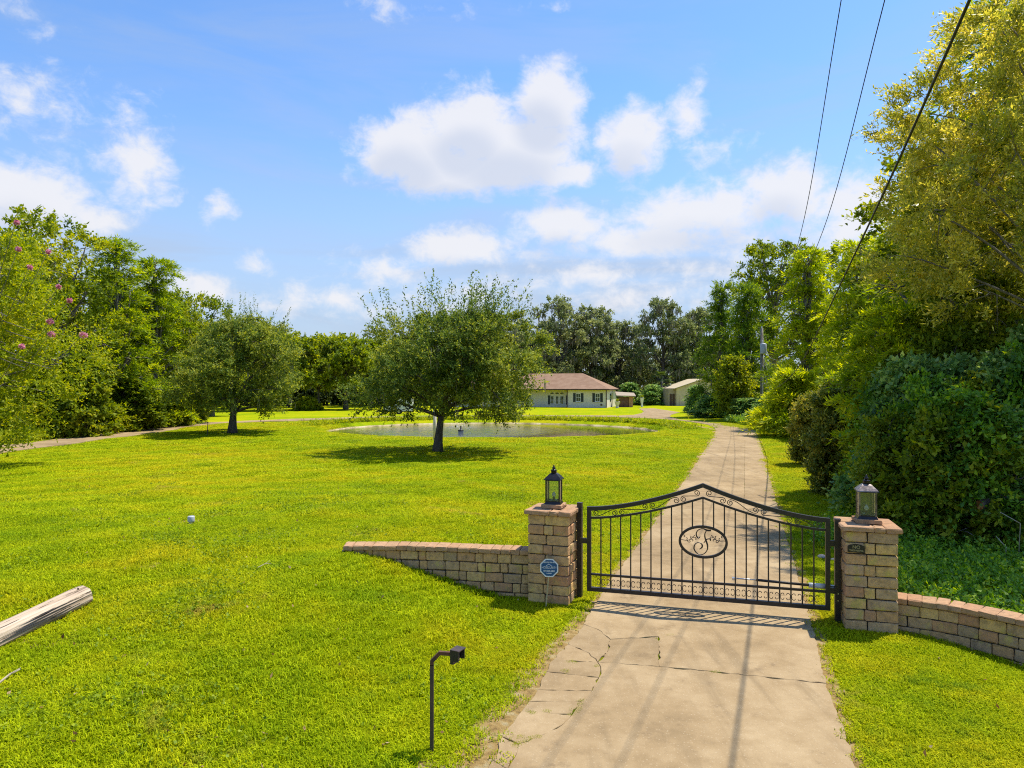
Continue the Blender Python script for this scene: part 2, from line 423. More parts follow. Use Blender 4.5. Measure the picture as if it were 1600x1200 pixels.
def logwood():
    m, t, out = new_mat('weathered_log')
    tcn = t.n('ShaderNodeTexCoord').outputs['Object']
    v = t.scalevec(tcn, (.35, 9, 9)); n = t.noise(v, 1.6, 6, .65, .3); n2 = t.noise(v, 4.2, 4, .6)
    c = t.ramp(n, [(.34, (.20, .14, .095)), (.46, (.44, .335, .235)), (.6, (.55, .44, .325)), (.75, (.60, .50, .39))])
    crack = t.smooth(n2, .60, .66)
    c = t.mix(crack, c, (.10, .07, .05))
    principled(t, out, c, .9, 0, .2, t.m('SUBTRACT', n, crack), .03, .8); return m


MT['log'] = logwood()
m, t, out = new_mat('cut_wood'); gpos = t.n('ShaderNodeTexCoord').outputs['Object']
principled(t, out, t.ramp(t.noise(gpos, 9, 4, .6), [(.36, (.16, .045, .015)), (.5, (.40, .17, .05)), (.62, (.58, .36, .14))]), .8); MT['cut'] = m


def glass():
    m, t, out = new_mat('lantern_glass')
    g = t.n('ShaderNodeBsdfGlossy'); g.inputs['Roughness'].default_value = .06; g.inputs['Color'].default_value = (.9, .95, .9, 1)
    tr = t.n('ShaderNodeBsdfTransparent'); tr.inputs[0].default_value = (.90, .94, .88, 1)
    df = t.n('ShaderNodeBsdfDiffuse'); df.inputs[0].default_value = (.5, .52, .42, 1)
    fr = t.n('ShaderNodeFresnel'); fr.inputs[0].default_value = 1.5
    a = t.n('ShaderNodeMixShader'); a.inputs[0].default_value = .07; t.set(a.inputs[1], tr.outputs[0]); t.set(a.inputs[2], df.outputs[0])
    b = t.n('ShaderNodeMixShader'); t.set(b.inputs[0], fr.outputs[0]); t.set(b.inputs[1], a.outputs[0]); t.set(b.inputs[2], g.outputs[0])
    t.set(out.inputs[0], b.outputs[0]); return m


MT['glass'] = glass()

FOUNT = gp(720, 673, -0.45)


def water():
    m, t, out = new_mat('pond_water')
    p = pos_of(t)
    dv = t.n('ShaderNodeVectorMath', operation='DISTANCE'); t.set(dv.inputs[0], p); dv.inputs[1].default_value = FOUNT
    near = t.smooth(dv.outputs['Value'], 1.0, 10.5, 1.0, 0.03)
    rip = t.m('MULTIPLY', t.noise(t.scalevec(p, (1, .7, 1)), 2.2, 3, .5), near)
    c = t.mix(t.noise(p, .3, 3), (.020, .024, .020), (.014, .020, .022))
    pr = principled(t, out, c, .05, 0, .6, rip, .45, 1.0); return m


MT['water'] = water()

# ------------------------------------------------------------------ driveway outline (plan, from the ground)
LEFT = [gp(*q) for q in ((700, 1330), (735, 1258), (772, 1189), (800, 1140), (824, 1098), (846, 1062), (865, 1032), (898, 995), (923, 954), (958, 903), (990, 862), (1022, 818),
                         (1050, 777), (1080, 737), (1095, 712), (1104, 699), (1115, 682), (1119, 673), (1115, 667.5), (1105, 663.5))]
RIGHT = [gp(*q) for q in ((1372, 1330), (1352, 1258), (1333, 1192), (1317, 1140), (1301, 1095), (1289, 1060), (1281, 1028), (1270, 985), (1262, 955), (1250, 915), (1240, 878), (1229, 842),
                          (1216, 797), (1205, 757), (1198, 732), (1193, 712), (1187, 690), (1181, 674), (1168, 667), (1150, 663.0))]


def resample(pts, n):
    L = [0]
    for a, b in zip(pts, pts[1:]): L.append(L[-1] + (b - a).length)
    res = []
    for i in range(n):
        s = L[-1] * i / (n - 1); k = 0
        while k < len(L) - 2 and L[k + 1] < s: k += 1
        u = (s - L[k]) / max(L[k + 1] - L[k], 1e-9); res.append(pts[k].lerp(pts[k + 1], min(max(u, 0), 1)))
    return res


LY = np.array([p.y for p in LEFT[:18]]); LX = np.array([p.x for p in LEFT[:18]])
RY = np.array([p.y for p in RIGHT[:18]]); RX = np.array([p.x for p in RIGHT[:18]])


def drive_left(y): return np.interp(y, LY, LX)


def drive_right(y): return np.interp(y, RY, RX)


# pond: a slanted ellipse
PC = np.array([-1.7, 58.6]); PR = np.array([13.9, 12.4]); PT = math.radians(-9)


def pond_e(x, y):
    dx, dy = x - PC[0], y - PC[1]
    u = dx * math.cos(PT) + dy * math.sin(PT); v = -dx * math.sin(PT) + dy * math.cos(PT)
    return np.sqrt((u / PR[0]) ** 2 + (v / PR[1]) ** 2)


def sstep(x, a, b):
    u = np.clip((x - a) / (b - a), 0, 1); return u * u * (3 - 2 * u)


WATER_Z = -0.45


def height(x, y):
    x = np.asarray(x, float); y = np.asarray(y, float)
    off = np.interp(y, [4, 6, 10.6, 13, 20], [0.3, 0.45, 1.55, 1.2, 1.0])
    amp = np.interp(y, [-20, 0, 5, 9, 12, 16, 24, 34], [.15, .25, .38, .60, .63, .50, .18, 0])
    w = np.interp(y, [5, 11, 20], [3.0, 2.5, 6])
    ramp = np.clip((drive_left(y) - off - x) / w, 0, 1); ramp = ramp * ramp * (3 - 2 * ramp) * .35 + ramp * .65
    h = amp * ramp
    # gentle unevenness away from the drive
    lumps = .05 * np.sin(x * .9 + y * .35) * np.sin(y * .7 - x * .2 + 1) + .03 * np.sin(x * 2.3 + 1.7) * np.sin(y * 1.9)
    clear = sstep(drive_left(y) - x, .6, 2.2)
    h = h + lumps * clear * np.interp(y, [0, 14, 60, 90], [1, 1, .8, 0])
    e = pond_e(x, y)
    dip = 1 - sstep(e, .84, 1.10)
    h = h * sstep(e, 1.0, 1.3) - 1.3 * dip
    hr = np.clip((x - drive_right(y) - 2.0) / 6, 0, 1) * .12
    h = h - .13 * sstep(x, 5.1, 6.6) * sstep(y, 10.2, 8.6) * sstep(y, 3, 6)
    return h + hr * np.interp(y, [6, 12, 30, 60], [0, .3, 1, 1]) * (y < 200)


def gz(x, y): return float(height(x, y))


# ------------------------------------------------------------------ ground sheet
def axis(parts):
    r = []
    for a, b, s0, s1 in parts:
        p = a
        while p < b - 1e-6:
            u = (p - a) / (b - a); r.append(p); p += s0 * (s1 / s0) ** u
    r.append(parts[-1][1]); return np.array(r)


ys = axis([(-400, -10, 60, 4), (-10, 4, 4, .3), (4, 15, .14, .14), (15, 75, .16, .6), (75, 140, .6, 6), (140, 3000, 8, 400)])
xs = axis([(-3000, -60, 400, 8), (-60, -10, 3, .3), (-10, 8, .14, .14), (8, 40, .2, 2), (40, 3000, 4, 400)])
GX, GY = np.meshgrid(xs, ys)
GZ = height(GX, GY)
nx, ny = len(xs), len(ys)
verts = np.stack([GX, GY, GZ], -1).reshape(-1, 3)
idx = np.arange(nx * ny).reshape(ny, nx)
quads = np.stack([idx[:-1, :-1], idx[:-1, 1:], idx[1:, 1:], idx[1:, :-1]], -1).reshape(-1, 4)


def fast_mesh(name, v, q, attrs=None, mat=None):
    me = bpy.data.meshes.new(name); k = q.shape[1]
    me.vertices.add(len(v)); me.vertices.foreach_set('co', np.ascontiguousarray(v, np.float32).ravel())
    me.loops.add(q.size); me.loops.foreach_set('vertex_index', np.ascontiguousarray(q, np.int32).ravel())
    me.polygons.add(len(q)); me.polygons.foreach_set('loop_start', np.arange(0, q.size, k, dtype=np.int32))
    for nme, arr in (attrs or {}).items():
        a = me.attributes.new(nme, 'FLOAT', 'POINT'); a.data.foreach_set('value', np.ascontiguousarray(arr, np.float32))
    me.update(calc_edges=True)
    if mat: me.materials.append(mat)
    return me


def dirt_at(x, y):
    dl = drive_left(y) - x; dr = x - drive_right(y)
    wl = np.interp(y, [4, 6, 9.5, 11, 14, 60], [.55, .42, .22, .10, .12, .25]); wr = np.interp(y, [4, 9, 11, 14, 60], [.10, .12, .16, .12, .18])
    d = np.maximum((dl > -.3) * (1.15 - dl / np.maximum(wl, .01) * .6) * (dl < 3), (dr > -.3) * (1.15 - dr / wr * .6) * (dr < 3))
    spots = [(299, 822, .5, .25, .75), (345, 812, .35, .2, .55), (350, 1015 - 180, .3, .15, .4), (150, 800, .45, .2, .55), (60, 1010, .9, .12, .5), (105, 965, .5, .12, .4),
             (235, 905, .35, .2, .35), (815, 732, .6, .3, .4), (560, 868, .3, .2, .45), (675, 1186, .18, .12, .8), (885, 760, .8, .4, .4)]
    for (px, py, rx, ry, w) in spots:
        p = gp(px, py, .45 if px < 500 else .1)
        d = np.maximum(d, w * 1.2 * np.exp(-((x - p.x) / rx) ** 2 - ((y - p.y) / (ry * 2)) ** 2))
    return np.clip(d, 0, 1.2) * (y < 62) * (y > 2)


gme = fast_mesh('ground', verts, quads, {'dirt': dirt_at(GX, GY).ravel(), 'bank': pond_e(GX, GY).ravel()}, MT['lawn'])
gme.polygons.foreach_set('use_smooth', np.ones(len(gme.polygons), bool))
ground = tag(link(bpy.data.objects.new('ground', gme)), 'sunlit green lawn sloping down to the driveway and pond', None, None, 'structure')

# pond water
th = np.linspace(0, 2 * PI, 96, endpoint=False)
u, v = PR[0] * 1.12 * np.cos(th), PR[1] * 1.12 * np.sin(th)
pond = mesh_obj('pond_water', [(PC[0] + a * math.cos(PT) - b * math.sin(PT), PC[1] + a * math.sin(PT) + b * math.cos(PT), WATER_Z) for a, b in zip(u, v)], [tuple(range(96))], MT['water'])
tag(pond, 'dark pond water with blue sky reflected around the fountain', None, None, 'structure')

# ------------------------------------------------------------------ driveway slabs
rnd = random.Random(7)
drive = empty('driveway', (0, 0, 0)); tag(drive, 'cracked tan concrete driveway passing under the black gate', None, None, 'structure')
SLAB_T = 0.020


def ragged(poly, step=.16, amp=.010, seed=0):
    r = random.Random(seed); res = []
    n = len(poly)
    for i in range(n):
        a, b = Vector(poly[i][:2]), Vector(poly[(i + 1) % n][:2]); L = (b - a).length; k = max(1, int(L / step))
        nn = Vector((-(b - a).y, (b - a).x)).normalized() if L > 0 else Vector((0, 0))
        for j in range(k):
            p = a.lerp(b, j / k)
            if j: p += nn * r.uniform(-amp, amp)
            res.append(p)
    return res


def inset(poly, d):
    n = len(poly); c = Vector((0, 0)); res = []
    area = sum(poly[i].x * poly[(i + 1) % n].y - poly[(i + 1) % n].x * poly[i].y for i in range(n))
    sgn = 1 if area > 0 else -1
    for i in range(n):
        a, b, c = poly[i - 1], poly[i], poly[(i + 1) % n]
        e1 = (b - a).normalized(); e2 = (c - b).normalized()
        n1 = Vector((-e1.y, e1.x)) * sgn; n2 = Vector((-e2.y, e2.x)) * sgn
        nb = (n1 + n2); nb = nb.normalized() if nb.length > .2 else n1
        res.append(b + nb * d / max(nb.dot(n1), .5))
    return res


def slab(poly, gap=.0030, top=SLAB_T, amp=.019, seed=0, step=.085):
    poly = [Vector((p[0], p[1])) for p in poly]
    q = inset(ragged(poly, step, amp, seed), gap)
    if sum(q[i].x * q[(i + 1) % len(q)].y - q[(i + 1) % len(q)].x * q[i].y for i in range(len(q))) < 0: q.reverse()
    n = len(q); ch = .004; qi = inset(q, ch)
    v = [(p.x, p.y, -.03) for p in q] + [(p.x, p.y, top - ch) for p in q] + [(p.x, p.y, top) for p in qi]
    f = [(i, (i + 1) % n, n + (i + 1) % n, n + i) for i in range(n)] + [(n + i, n + (i + 1) % n, 2 * n + (i + 1) % n, 2 * n + i) for i in range(n)] + [tuple(range(2 * n, 3 * n))]
    return mesh_obj('slab', v, f, MT['concrete'], drive)


def Z(a, b): return gp(700 + a / 2.424, 900 + b / 2.424)       # points read off an enlarged crop of the photo


# near slabs: below the joint
A = {k: Z(*v_) for k, v_ in dict(JL=(396, 322), J1=(566, 330), J2=(800, 348), J3=(1010, 368), J4=(1432, 412),
    c1=(577, 346), c2=(571, 388), c3=(545, 438), c4=(500, 480), c5=(470, 528), c6=(432, 568), c7=(360, 606), c8=(266, 640), c9=(256, 684), c10=(226, 735), c11=(150, 860), c12=(100, 1043),
    e1=(372, 366), e2=(338, 434), e3=(305, 480), e4=(278, 516), e5=(205, 612), e6=(170, 700), e7=(120, 800)).items()}
BR = gp(1372, 1330); BL = gp(700, 1330)
slab([A['J1'], A['J2'], A['J3'], A['J4'], Z(1490, 560), Z(1540, 727), BR, A['c12'], A['c11'], A['c10'], A['c9'], A['c8'], A['c7'], A['c6'], A['c5'], A['c4'], A['c3'], A['c2'], A['c1']], seed=1)
slab([A['JL'], A['J1'], A['c1'], A['c2'], A['e1']], seed=2, top=SLAB_T - .001)
slab([A['e1'], A['c2'], A['c3'], A['e2']], seed=3, top=SLAB_T - .002)
slab([A['e2'], A['c3'], A['c4'], A['e3']], seed=4, top=SLAB_T - .001)
slab([A['e3'], A['c4'], A['c5'], A['e4']], seed=5, top=SLAB_T - .002)
slab([A['e4'], A['c5'], A['c6'], A['c7'], A['c8'], A['e5']], seed=6, top=SLAB_T - .001)
slab([A['e5'], A['c8'], A['c9'], A['c10'], A['e6']], seed=8, top=SLAB_T - .003)
slab([A['e6'], A['c10'], A['c11'], A['c12'], BL, A['e7']], seed=9, top=SLAB_T - .003)
# slabs between that joint and the gate
g1, g2, g3, g4 = Z(512, 186), Z(566, 206), Z(614, 244), Z(796, 234)
k1, k2 = Z(455, 262), Z(534, 296)
slab([k1, k2, A['J1'], A['JL']], seed=10, top=SLAB_T - .001)
slab([g1, g2, g3, Z(604, 290), A['J1'], k2, k1], seed=11, top=SLAB_T - .000)
slab([g3, g4, A['J2'], A['J1'], Z(604, 290)], seed=12)
GL, GR = gp(985, 868), gp(1241, 880)
slab([g1, gp(923, 954), gp(958, 903), GL, GR, gp(1250, 915), gp(1262, 955), gp(1270, 985), gp(1281, 1028), A['J4'], A['J3'], A['J2'], g4, g3, g2], seed=13, top=SLAB_T + .003)
# the rest, slab after slab up the drive to the bend (the side strip along one edge is cut off by a long joint)
Lc = [p for p in LEFT if p.y > GL.y - .01]; Rc = [p for p in RIGHT if p.y > GR.y - .01]
Ls = resample([GL] + [p for p in Lc if p.y > GL.y + .2], 160); Rs = resample([GR] + [p for p in Rc if p.y > GR.y + .2], 160)
cuts = [0, 9, 18, 27, 36, 46, 56, 66, 76, 87, 98, 110, 122, 134, 146, 159]
for i, (a, b) in enumerate(zip(cuts, cuts[1:])):
    ls, rs = Ls[a:b + 1], Rs[a:b + 1]
    if 1 <= i <= 9:
        ms = [l.lerp(r, .70) for l, r in zip(ls, rs)]
        slab(ls + ms[::-1], seed=20 + i, amp=.006); slab(ms + rs[::-1], seed=50 + i, amp=.006, top=SLAB_T - .000)
    else:
        slab(ls + rs[::-1], seed=20 + i, amp=.006)

# far apron by the house, and the loop path round the pond
apron = [gp(*q, 0) for q in ((1105, 663.5), (1150, 663.0), (1120, 660.4), (1085, 658), (1060, 655.6), (1046, 651), (1049, 648), (1062, 644.5), (1076, 641.5), (1078, 639.2),
                           (1050, 638.2), (1020, 638.2), (998, 638.6), (1003, 641), (1006, 643.5), (1002, 646), (990, 648.6), (968, 649.5), (960, 652), (1000, 653.4), (1030, 654.6), (1060, 657), (1090, 661))]
v = [(p.x, p.y, .03) for p in apron] + [(p.x, p.y, -.05) for p in apron]; n = len(apron)
ap = mesh_obj('apron', v, [tuple(range(n - 1, -1, -1))] + [(i, (i + 1) % n, n + (i + 1) % n, n + i) for i in range(n)], MT['concrete'], drive)
bm = bmesh.new(); bm.from_mesh(ap.data); bmesh.ops.triangulate(bm, faces=bm.faces[:]); bmesh.ops.recalc_face_normals(bm, faces=bm.faces[:]); bm.to_mesh(ap.data); bm.free()

path = empty('path', (0, 0, 0)); tag(path, 'pale concrete path looping along the far lawn behind the pond', None, None, 'structure')
pc = [gp(*q) for q in ((964, 650.8), (900, 650.5), (830, 650.2), (760, 650.4), (700, 650.8), (640, 651.6), (580, 652.8), (520, 654.6), (460, 656.6), (400, 658.8), (350, 660.8), (310, 662.8), (270, 667.0), (200, 677.5), (100, 690.5), (0, 702.5), (-120, 716), (-400, 742))]
pcs = resample(pc, 40)
nrm = []
for i, p in enumerate(pcs):
    t_ = (pcs[min(i + 1, 39)] - pcs[max(i - 1, 0)]).normalized(); nrm.append(Vector((-t_.y, t_.x, 0)))
for i in range(39):
    w0, w1 = 1.65, 1.65
    q = [pcs[i] + nrm[i] * w0, pcs[i + 1] + nrm[i + 1] * w1, pcs[i + 1] - nrm[i + 1] * w1, pcs[i] - nrm[i] * w0]
    base = []
    for p in q: base.append((p.x, p.y, gz(p.x, p.y) + .05))
    mesh_obj('slab', base + [(x, y, z - .15) for x, y, z in base], [(0, 1, 2, 3), (4, 7, 6, 5)] + [(k, 4 + k, 4 + (k + 1) % 4, (k + 1) % 4) for k in range(4)], MT['concrete'], path)

# ------------------------------------------------------------------ grass (uncountable: one object of blades)
def tuft_mesh(name, nb, r, h, w, seed, lean=.9):
    g = np.random.default_rng(seed); V = []; Q = []; T = []
    for i in range(nb):
        a = g.uniform(0, 2 * PI); rr = r * math.sqrt(g.uniform(0, 1)); bx, by = rr * math.cos(a), rr * math.sin(a)
        d = g.uniform(0, 2 * PI); L = h * g.uniform(.55, 1.15); ln = lean * g.uniform(.2, 1.1)
        dx, dy = math.cos(d), math.sin(d); ww = w * g.uniform(.7, 1.3)
        tn = g.uniform(0, 1)
        pts = [(0, 0), (.45 * ln * L * .6, .55 * L), (ln * L, .86 * L - .25 * ln * L)]
        b = len(V)
        for k, (o, z) in enumerate(pts):
            hw = ww * (.5, .48, .06)[k]
            V.append((bx + dx * o - dy * hw, by + dy * o + dx * hw, z)); V.append((bx + dx * o + dy * hw, by + dy * o - dx * hw, z)); T += [tn, tn]
        Q += [(b, b + 1, b + 3, b + 2), (b + 2, b + 3, b + 5, b + 4)]
    return fast_mesh(name, np.array(V), np.array(Q), {'tint': np.array(T)}, MT['blade'])


protos = bpy.data.collections.new('tuft_kinds')
for i in range(5):
    protos.objects.link(bpy.data.objects.new('tuft_kind', tuft_mesh('tuft', 52, .115, .052, .0075, 100 + i)))


def scatter(name, pts, rotz, scl, coll, label, cat=None):
    me = bpy.data.meshes.new(name); me.vertices.add(len(pts)); me.vertices.foreach_set('co', np.ascontiguousarray(pts, np.float32).ravel())
    a = me.attributes.new('spin', 'FLOAT', 'POINT'); a.data.foreach_set('value', np.ascontiguousarray(rotz, np.float32))
    a = me.attributes.new('size', 'FLOAT_VECTOR', 'POINT'); a.data.foreach_set('vector', np.ascontiguousarray(scl, np.float32).ravel())
    o = link(bpy.data.objects.new(name, me)); tag(o, label, cat, None, 'stuff')
    ng = bpy.data.node_groups.new(name + '_nodes', 'GeometryNodeTree')
    ng.interface.new_socket('Geometry', in_out='INPUT', socket_type='NodeSocketGeometry'); ng.interface.new_socket('Geometry', in_out='OUTPUT', socket_type='NodeSocketGeometry')
    N, L = ng.nodes, ng.links
    gi, go = N.new('NodeGroupInput'), N.new('NodeGroupOutput'); ip = N.new('GeometryNodeInstanceOnPoints')
    ci = N.new('GeometryNodeCollectionInfo'); ci.inputs['Collection'].default_value = coll; ci.inputs['Separate Children'].default_value = True; ci.inputs['Reset Children'].default_value = True
    sp = N.new('GeometryNodeInputNamedAttribute'); sp.data_type = 'FLOAT'; sp.inputs[0].default_value = 'spin'
    sz = N.new('GeometryNodeInputNamedAttribute'); sz.data_type = 'FLOAT_VECTOR'; sz.inputs[0].default_value = 'size'
    cx = N.new('ShaderNodeCombineXYZ')
    L.new(sp.outputs['Attribute'], cx.inputs[2]); L.new(gi.outputs[0], ip.inputs['Points']); L.new(ci.outputs[0], ip.inputs['Instance'])
    ip.inputs['Pick Instance'].default_value = True
    L.new(cx.outputs[0], ip.inputs['Rotation']); L.new(sz.outputs['Attribute'], ip.inputs['Scale']); L.new(ip.outputs[0], go.inputs[0])
    md = o.modifiers.new('blades', 'NODES'); md.node_group = ng
    return o


g = np.random.default_rng(5)


def off_path(x, y):
    P = np.array([(p.x, p.y) for p in resample(pc, 160)]); ok = np.ones(len(x), bool); j = np.where((x < -8) | (y > 60))[0]
    if len(j): ok[j] = np.min((x[j, None] - P[None, :, 0]) ** 2 + (y[j, None] - P[None, :, 1]) ** 2, 1) > 1.78 ** 2
    return ok


def lawn_points():
    P = []; S = []
    # (depth range, tufts per square metre, spread, height)
    for (d0, d1, rho, sxy, szz) in ((4.6, 9, 165, 1.0, 1.0), (9, 15, 105, 1.2, 1.05), (15, 24, 52, 1.65, 1.15), (24, 38, 24, 2.4, 1.3), (38, 64, 11, 3.4, 1.5)):
        y0, y1 = d0, d1; xw = .80 * d1 + 1
        n = int(rho * (y1 - y0) * 2 * xw)
        y = g.uniform(y0, y1, n); x = g.uniform(-xw, xw, n)
        k = np.abs(x) < .79 * y + 1.0
        dl = drive_left(y) - x; dr = x - drive_right(y)
        k &= (dl > .10 - .22 * g.random(n) ** 2) | (dr > .08 - .18 * g.random(n) ** 2)
        drt = dirt_at(x, y); k &= g.random(n) > np.clip(drt * 1.0, 0, .93) ** 1.3
        e = pond_e(x, y); k &= e > 1.01; k &= off_path(x, y)
        # keep the ground under shrubs on the far side of the verge thin
        k &= ~((dr > 5.5) & (y > 16) & (y < 60))
        x, y = x[k], y[k]; z = height(x, y)
        P.append(np.stack([x, y, z - .004], 1)); s = g.uniform(.75, 1.3, len(x)); hh = g.uniform(.7, 1.35, len(x))
        S.append(np.stack([s * sxy, s * sxy, hh * szz], 1))
    return np.concatenate(P), np.concatenate(S)


LP, LS = lawn_points()
# a few sprigs in the driveway cracks
cr = [Z(*q) for q in ((490, 508), (480, 515), (500, 495), (470, 530), (505, 482), (300, 625), (260, 640), (285, 632), (320, 618), (340, 610), (250, 645), (310, 520), (320, 522), (380, 520), (460, 328), (475, 330),
                      (790, 242), (850, 228), (835, 230), (1000, 366), (1010, 368), (440, 362), (455, 368), (275, 612), (560, 345))]
ca = np.array([(p.x + g.normal(0, .015), p.y + g.normal(0, .015), .0) for p in cr for _ in range(2)])
LP = np.concatenate([LP, ca]); LS = np.concatenate([LS, np.tile([[.34, .34, .75]], (len(ca), 1))])
scatter('grass', LP, g.uniform(0, 2 * PI, len(LP)), LS, protos, 'short bright green lawn grass on both sides of the driveway')

# ------------------------------------------------------------------ foliage and trees
class Leaves:
    def __init__(s, seed): s.g = np.random.default_rng(seed); s.V = []; s.T = []
    def add(s, base, dirv, side, ln, wd, tint, fold=.18):
        """diamond leaves: base point, unit direction, unit side vector"""
        nrm = np.cross(dirv, side)
        L = ln[:, None]; w = wd[:, None]
        mid = base + dirv * L * .45
        q = np.stack([base, mid + side * w * .5 + nrm * w * fold, base + dirv * L, mid - side * w * .5 + nrm * w * fold], 1)
        s.V.append(q.reshape(-1, 3)); s.T.append(np.repeat(np.clip(tint, 0, 1), 4))
    def mesh(s, name, mat):
        v = np.concatenate(s.V); t = np.concatenate(s.T); q = np.arange(len(v)).reshape(-1, 4)
        return fast_mesh(name, v, q, {'tint': t}, mat)


def unit(a): return a / np.maximum(np.linalg.norm(a, axis=-1, keepdims=True), 1e-9)


def sprays(lv, org, d, L, m, ln, wd, tint0, droop=.15, spread=.9, lean=.0, tvar=.22):
    """shoots starting at org along d, m leaves each"""
    g = lv.g; n = len(org)
    t = (np.arange(m)[None, :] + g.uniform(0, 1, (n, m))) / m
    L = np.broadcast_to(np.asarray(L, float), (n,))
    p = org[:, None, :] + d[:, None, :] * (t * L[:, None])[..., None]
    p[..., 2] -= droop * (t ** 2) * L[:, None]
    dd = np.repeat(d[:, None, :], m, 1)
    rv = unit(g.normal(0, 1, (n, m, 3)))
    ld = unit(dd * (1 - spread * .55) + rv * spread + np.array([0, 0, lean]))
    want = unit(g.normal(0, .62, (n, m, 3)) + dd * .30 + np.array([0, 0, .85]))      # leaves turn their faces to the light
    side = unit(np.cross(ld, want))
    k = n * m
    lens = ln * g.uniform(.65, 1.3, k); w = wd * g.uniform(.7, 1.25, k)
    tint = np.repeat(tint0, m) + g.normal(0, tvar, k) + .15 * (t.ravel() - .5)
    lv.add(p.reshape(-1, 3), ld.reshape(-1, 3), side.reshape(-1, 3), lens, w, tint)


def prof_dome(t): return np.sqrt(np.clip(1 - ((t - .34) / .70) ** 2, 0.02, 1))
def prof_round(t): return np.sqrt(np.clip(1 - ((t - .48) / .58) ** 2, 0.02, 1))
def prof_cone(t): return np.clip(1.12 - t * 1.02, .10, 1) * np.clip(.55 + t * 4, 0, 1)
def prof_col(t): return np.clip(1.25 - t * .95, .18, 1) * np.clip(.7 + t * 3, 0, 1)


def crown_lobes(g, R, z0, z1, prof, K, lobe, inner=.55):
    """K sub-crowns: centre, radius"""
    c = []; H = z1 - z0
    for i in range(K):
        t = (i + g.uniform(0, 1)) / K
        t = t ** .92
        a = i * 2.39996 + g.uniform(-.5, .5); pr = float(prof(np.array(t)))
        rr = R * pr * g.uniform(inner, .92); lr = lobe * R * (0.55 + .45 * pr) * g.uniform(.75, 1.2)
        rr = max(rr - lr * .45, 0)
        c.append((rr * math.cos(a), rr * math.sin(a), min(z0 + H * t, z1 - lr * .55), lr))
    c.append((0, 0, z0 + H * .55, lobe * R * 1.1)); return np.array(c)


KIND = {
    # leaf length, width, spray length, leaves per spray, flatten, up bias, droop, spread
    'live_oak': dict(ln=.13, wd=.06, sl=.58, m=10, flat=.55, up=.30, droop=.12, spread=.8, prof=prof_dome, K=26, lobe=.32, mat='live_oak', bark='bark', cl=34, sp=7),
    'moss_oak': dict(ln=.42, wd=.26, sl=1.0, m=6, flat=.5, up=.25, droop=.15, spread=.85, prof=prof_dome, K=22, lobe=.31, mat='moss_oak', bark='bark', cl=22, sp=5),
    'oak': dict(ln=.25, wd=.15, sl=.8, m=7, flat=.6, up=.3, droop=.2, spread=.85, prof=prof_round, K=26, lobe=.34, mat='oak', bark='bark_grey', cl=17, sp=6),
    'cypress': dict(ln=.34, wd=.08, sl=1.0, m=12, flat=.26, up=-.02, droop=.34, spread=.55, prof=prof_cone, K=40, lobe=.36, mat='cypress', bark='bark_grey', cl=13, sp=5),
    'cedar': dict(ln=.34, wd=.09, sl=1.0, m=10, flat=.45, up=.15, droop=.2, spread=.62, prof=prof_cone, K=36, lobe=.36, mat='cedar', bark='bark_grey', cl=15, sp=5),
    'yellow': dict(ln=.105, wd=.032, sl=.50, m=12, flat=.7, up=.25, droop=.25, spread=.62, prof=prof_round, K=30, lobe=.34, mat='yellow', bark='bark_grey', cl=34, sp=8),
    'myrtle': dict(ln=.15, wd=.065, sl=.75, m=10, flat=.8, up=.3, droop=.25, spread=.8, prof=prof_round, K=24, lobe=.38, mat='myrtle', bark='bark_grey', cl=34, sp=6),
    'under': dict(ln=.14, wd=.095, sl=.42, m=7, flat=.6, up=.25, droop=.2, spread=.85, prof=prof_col, K=26, lobe=.36, mat='under', bark='bark', cl=20, sp=6),
    'viburnum': dict(ln=.11, wd=.055, sl=.36, m=9, flat=.8, up=.5, droop=.05, spread=.75, prof=prof_round, K=20, lobe=.38, mat='viburnum', bark='bark', cl=36, sp=6),
}


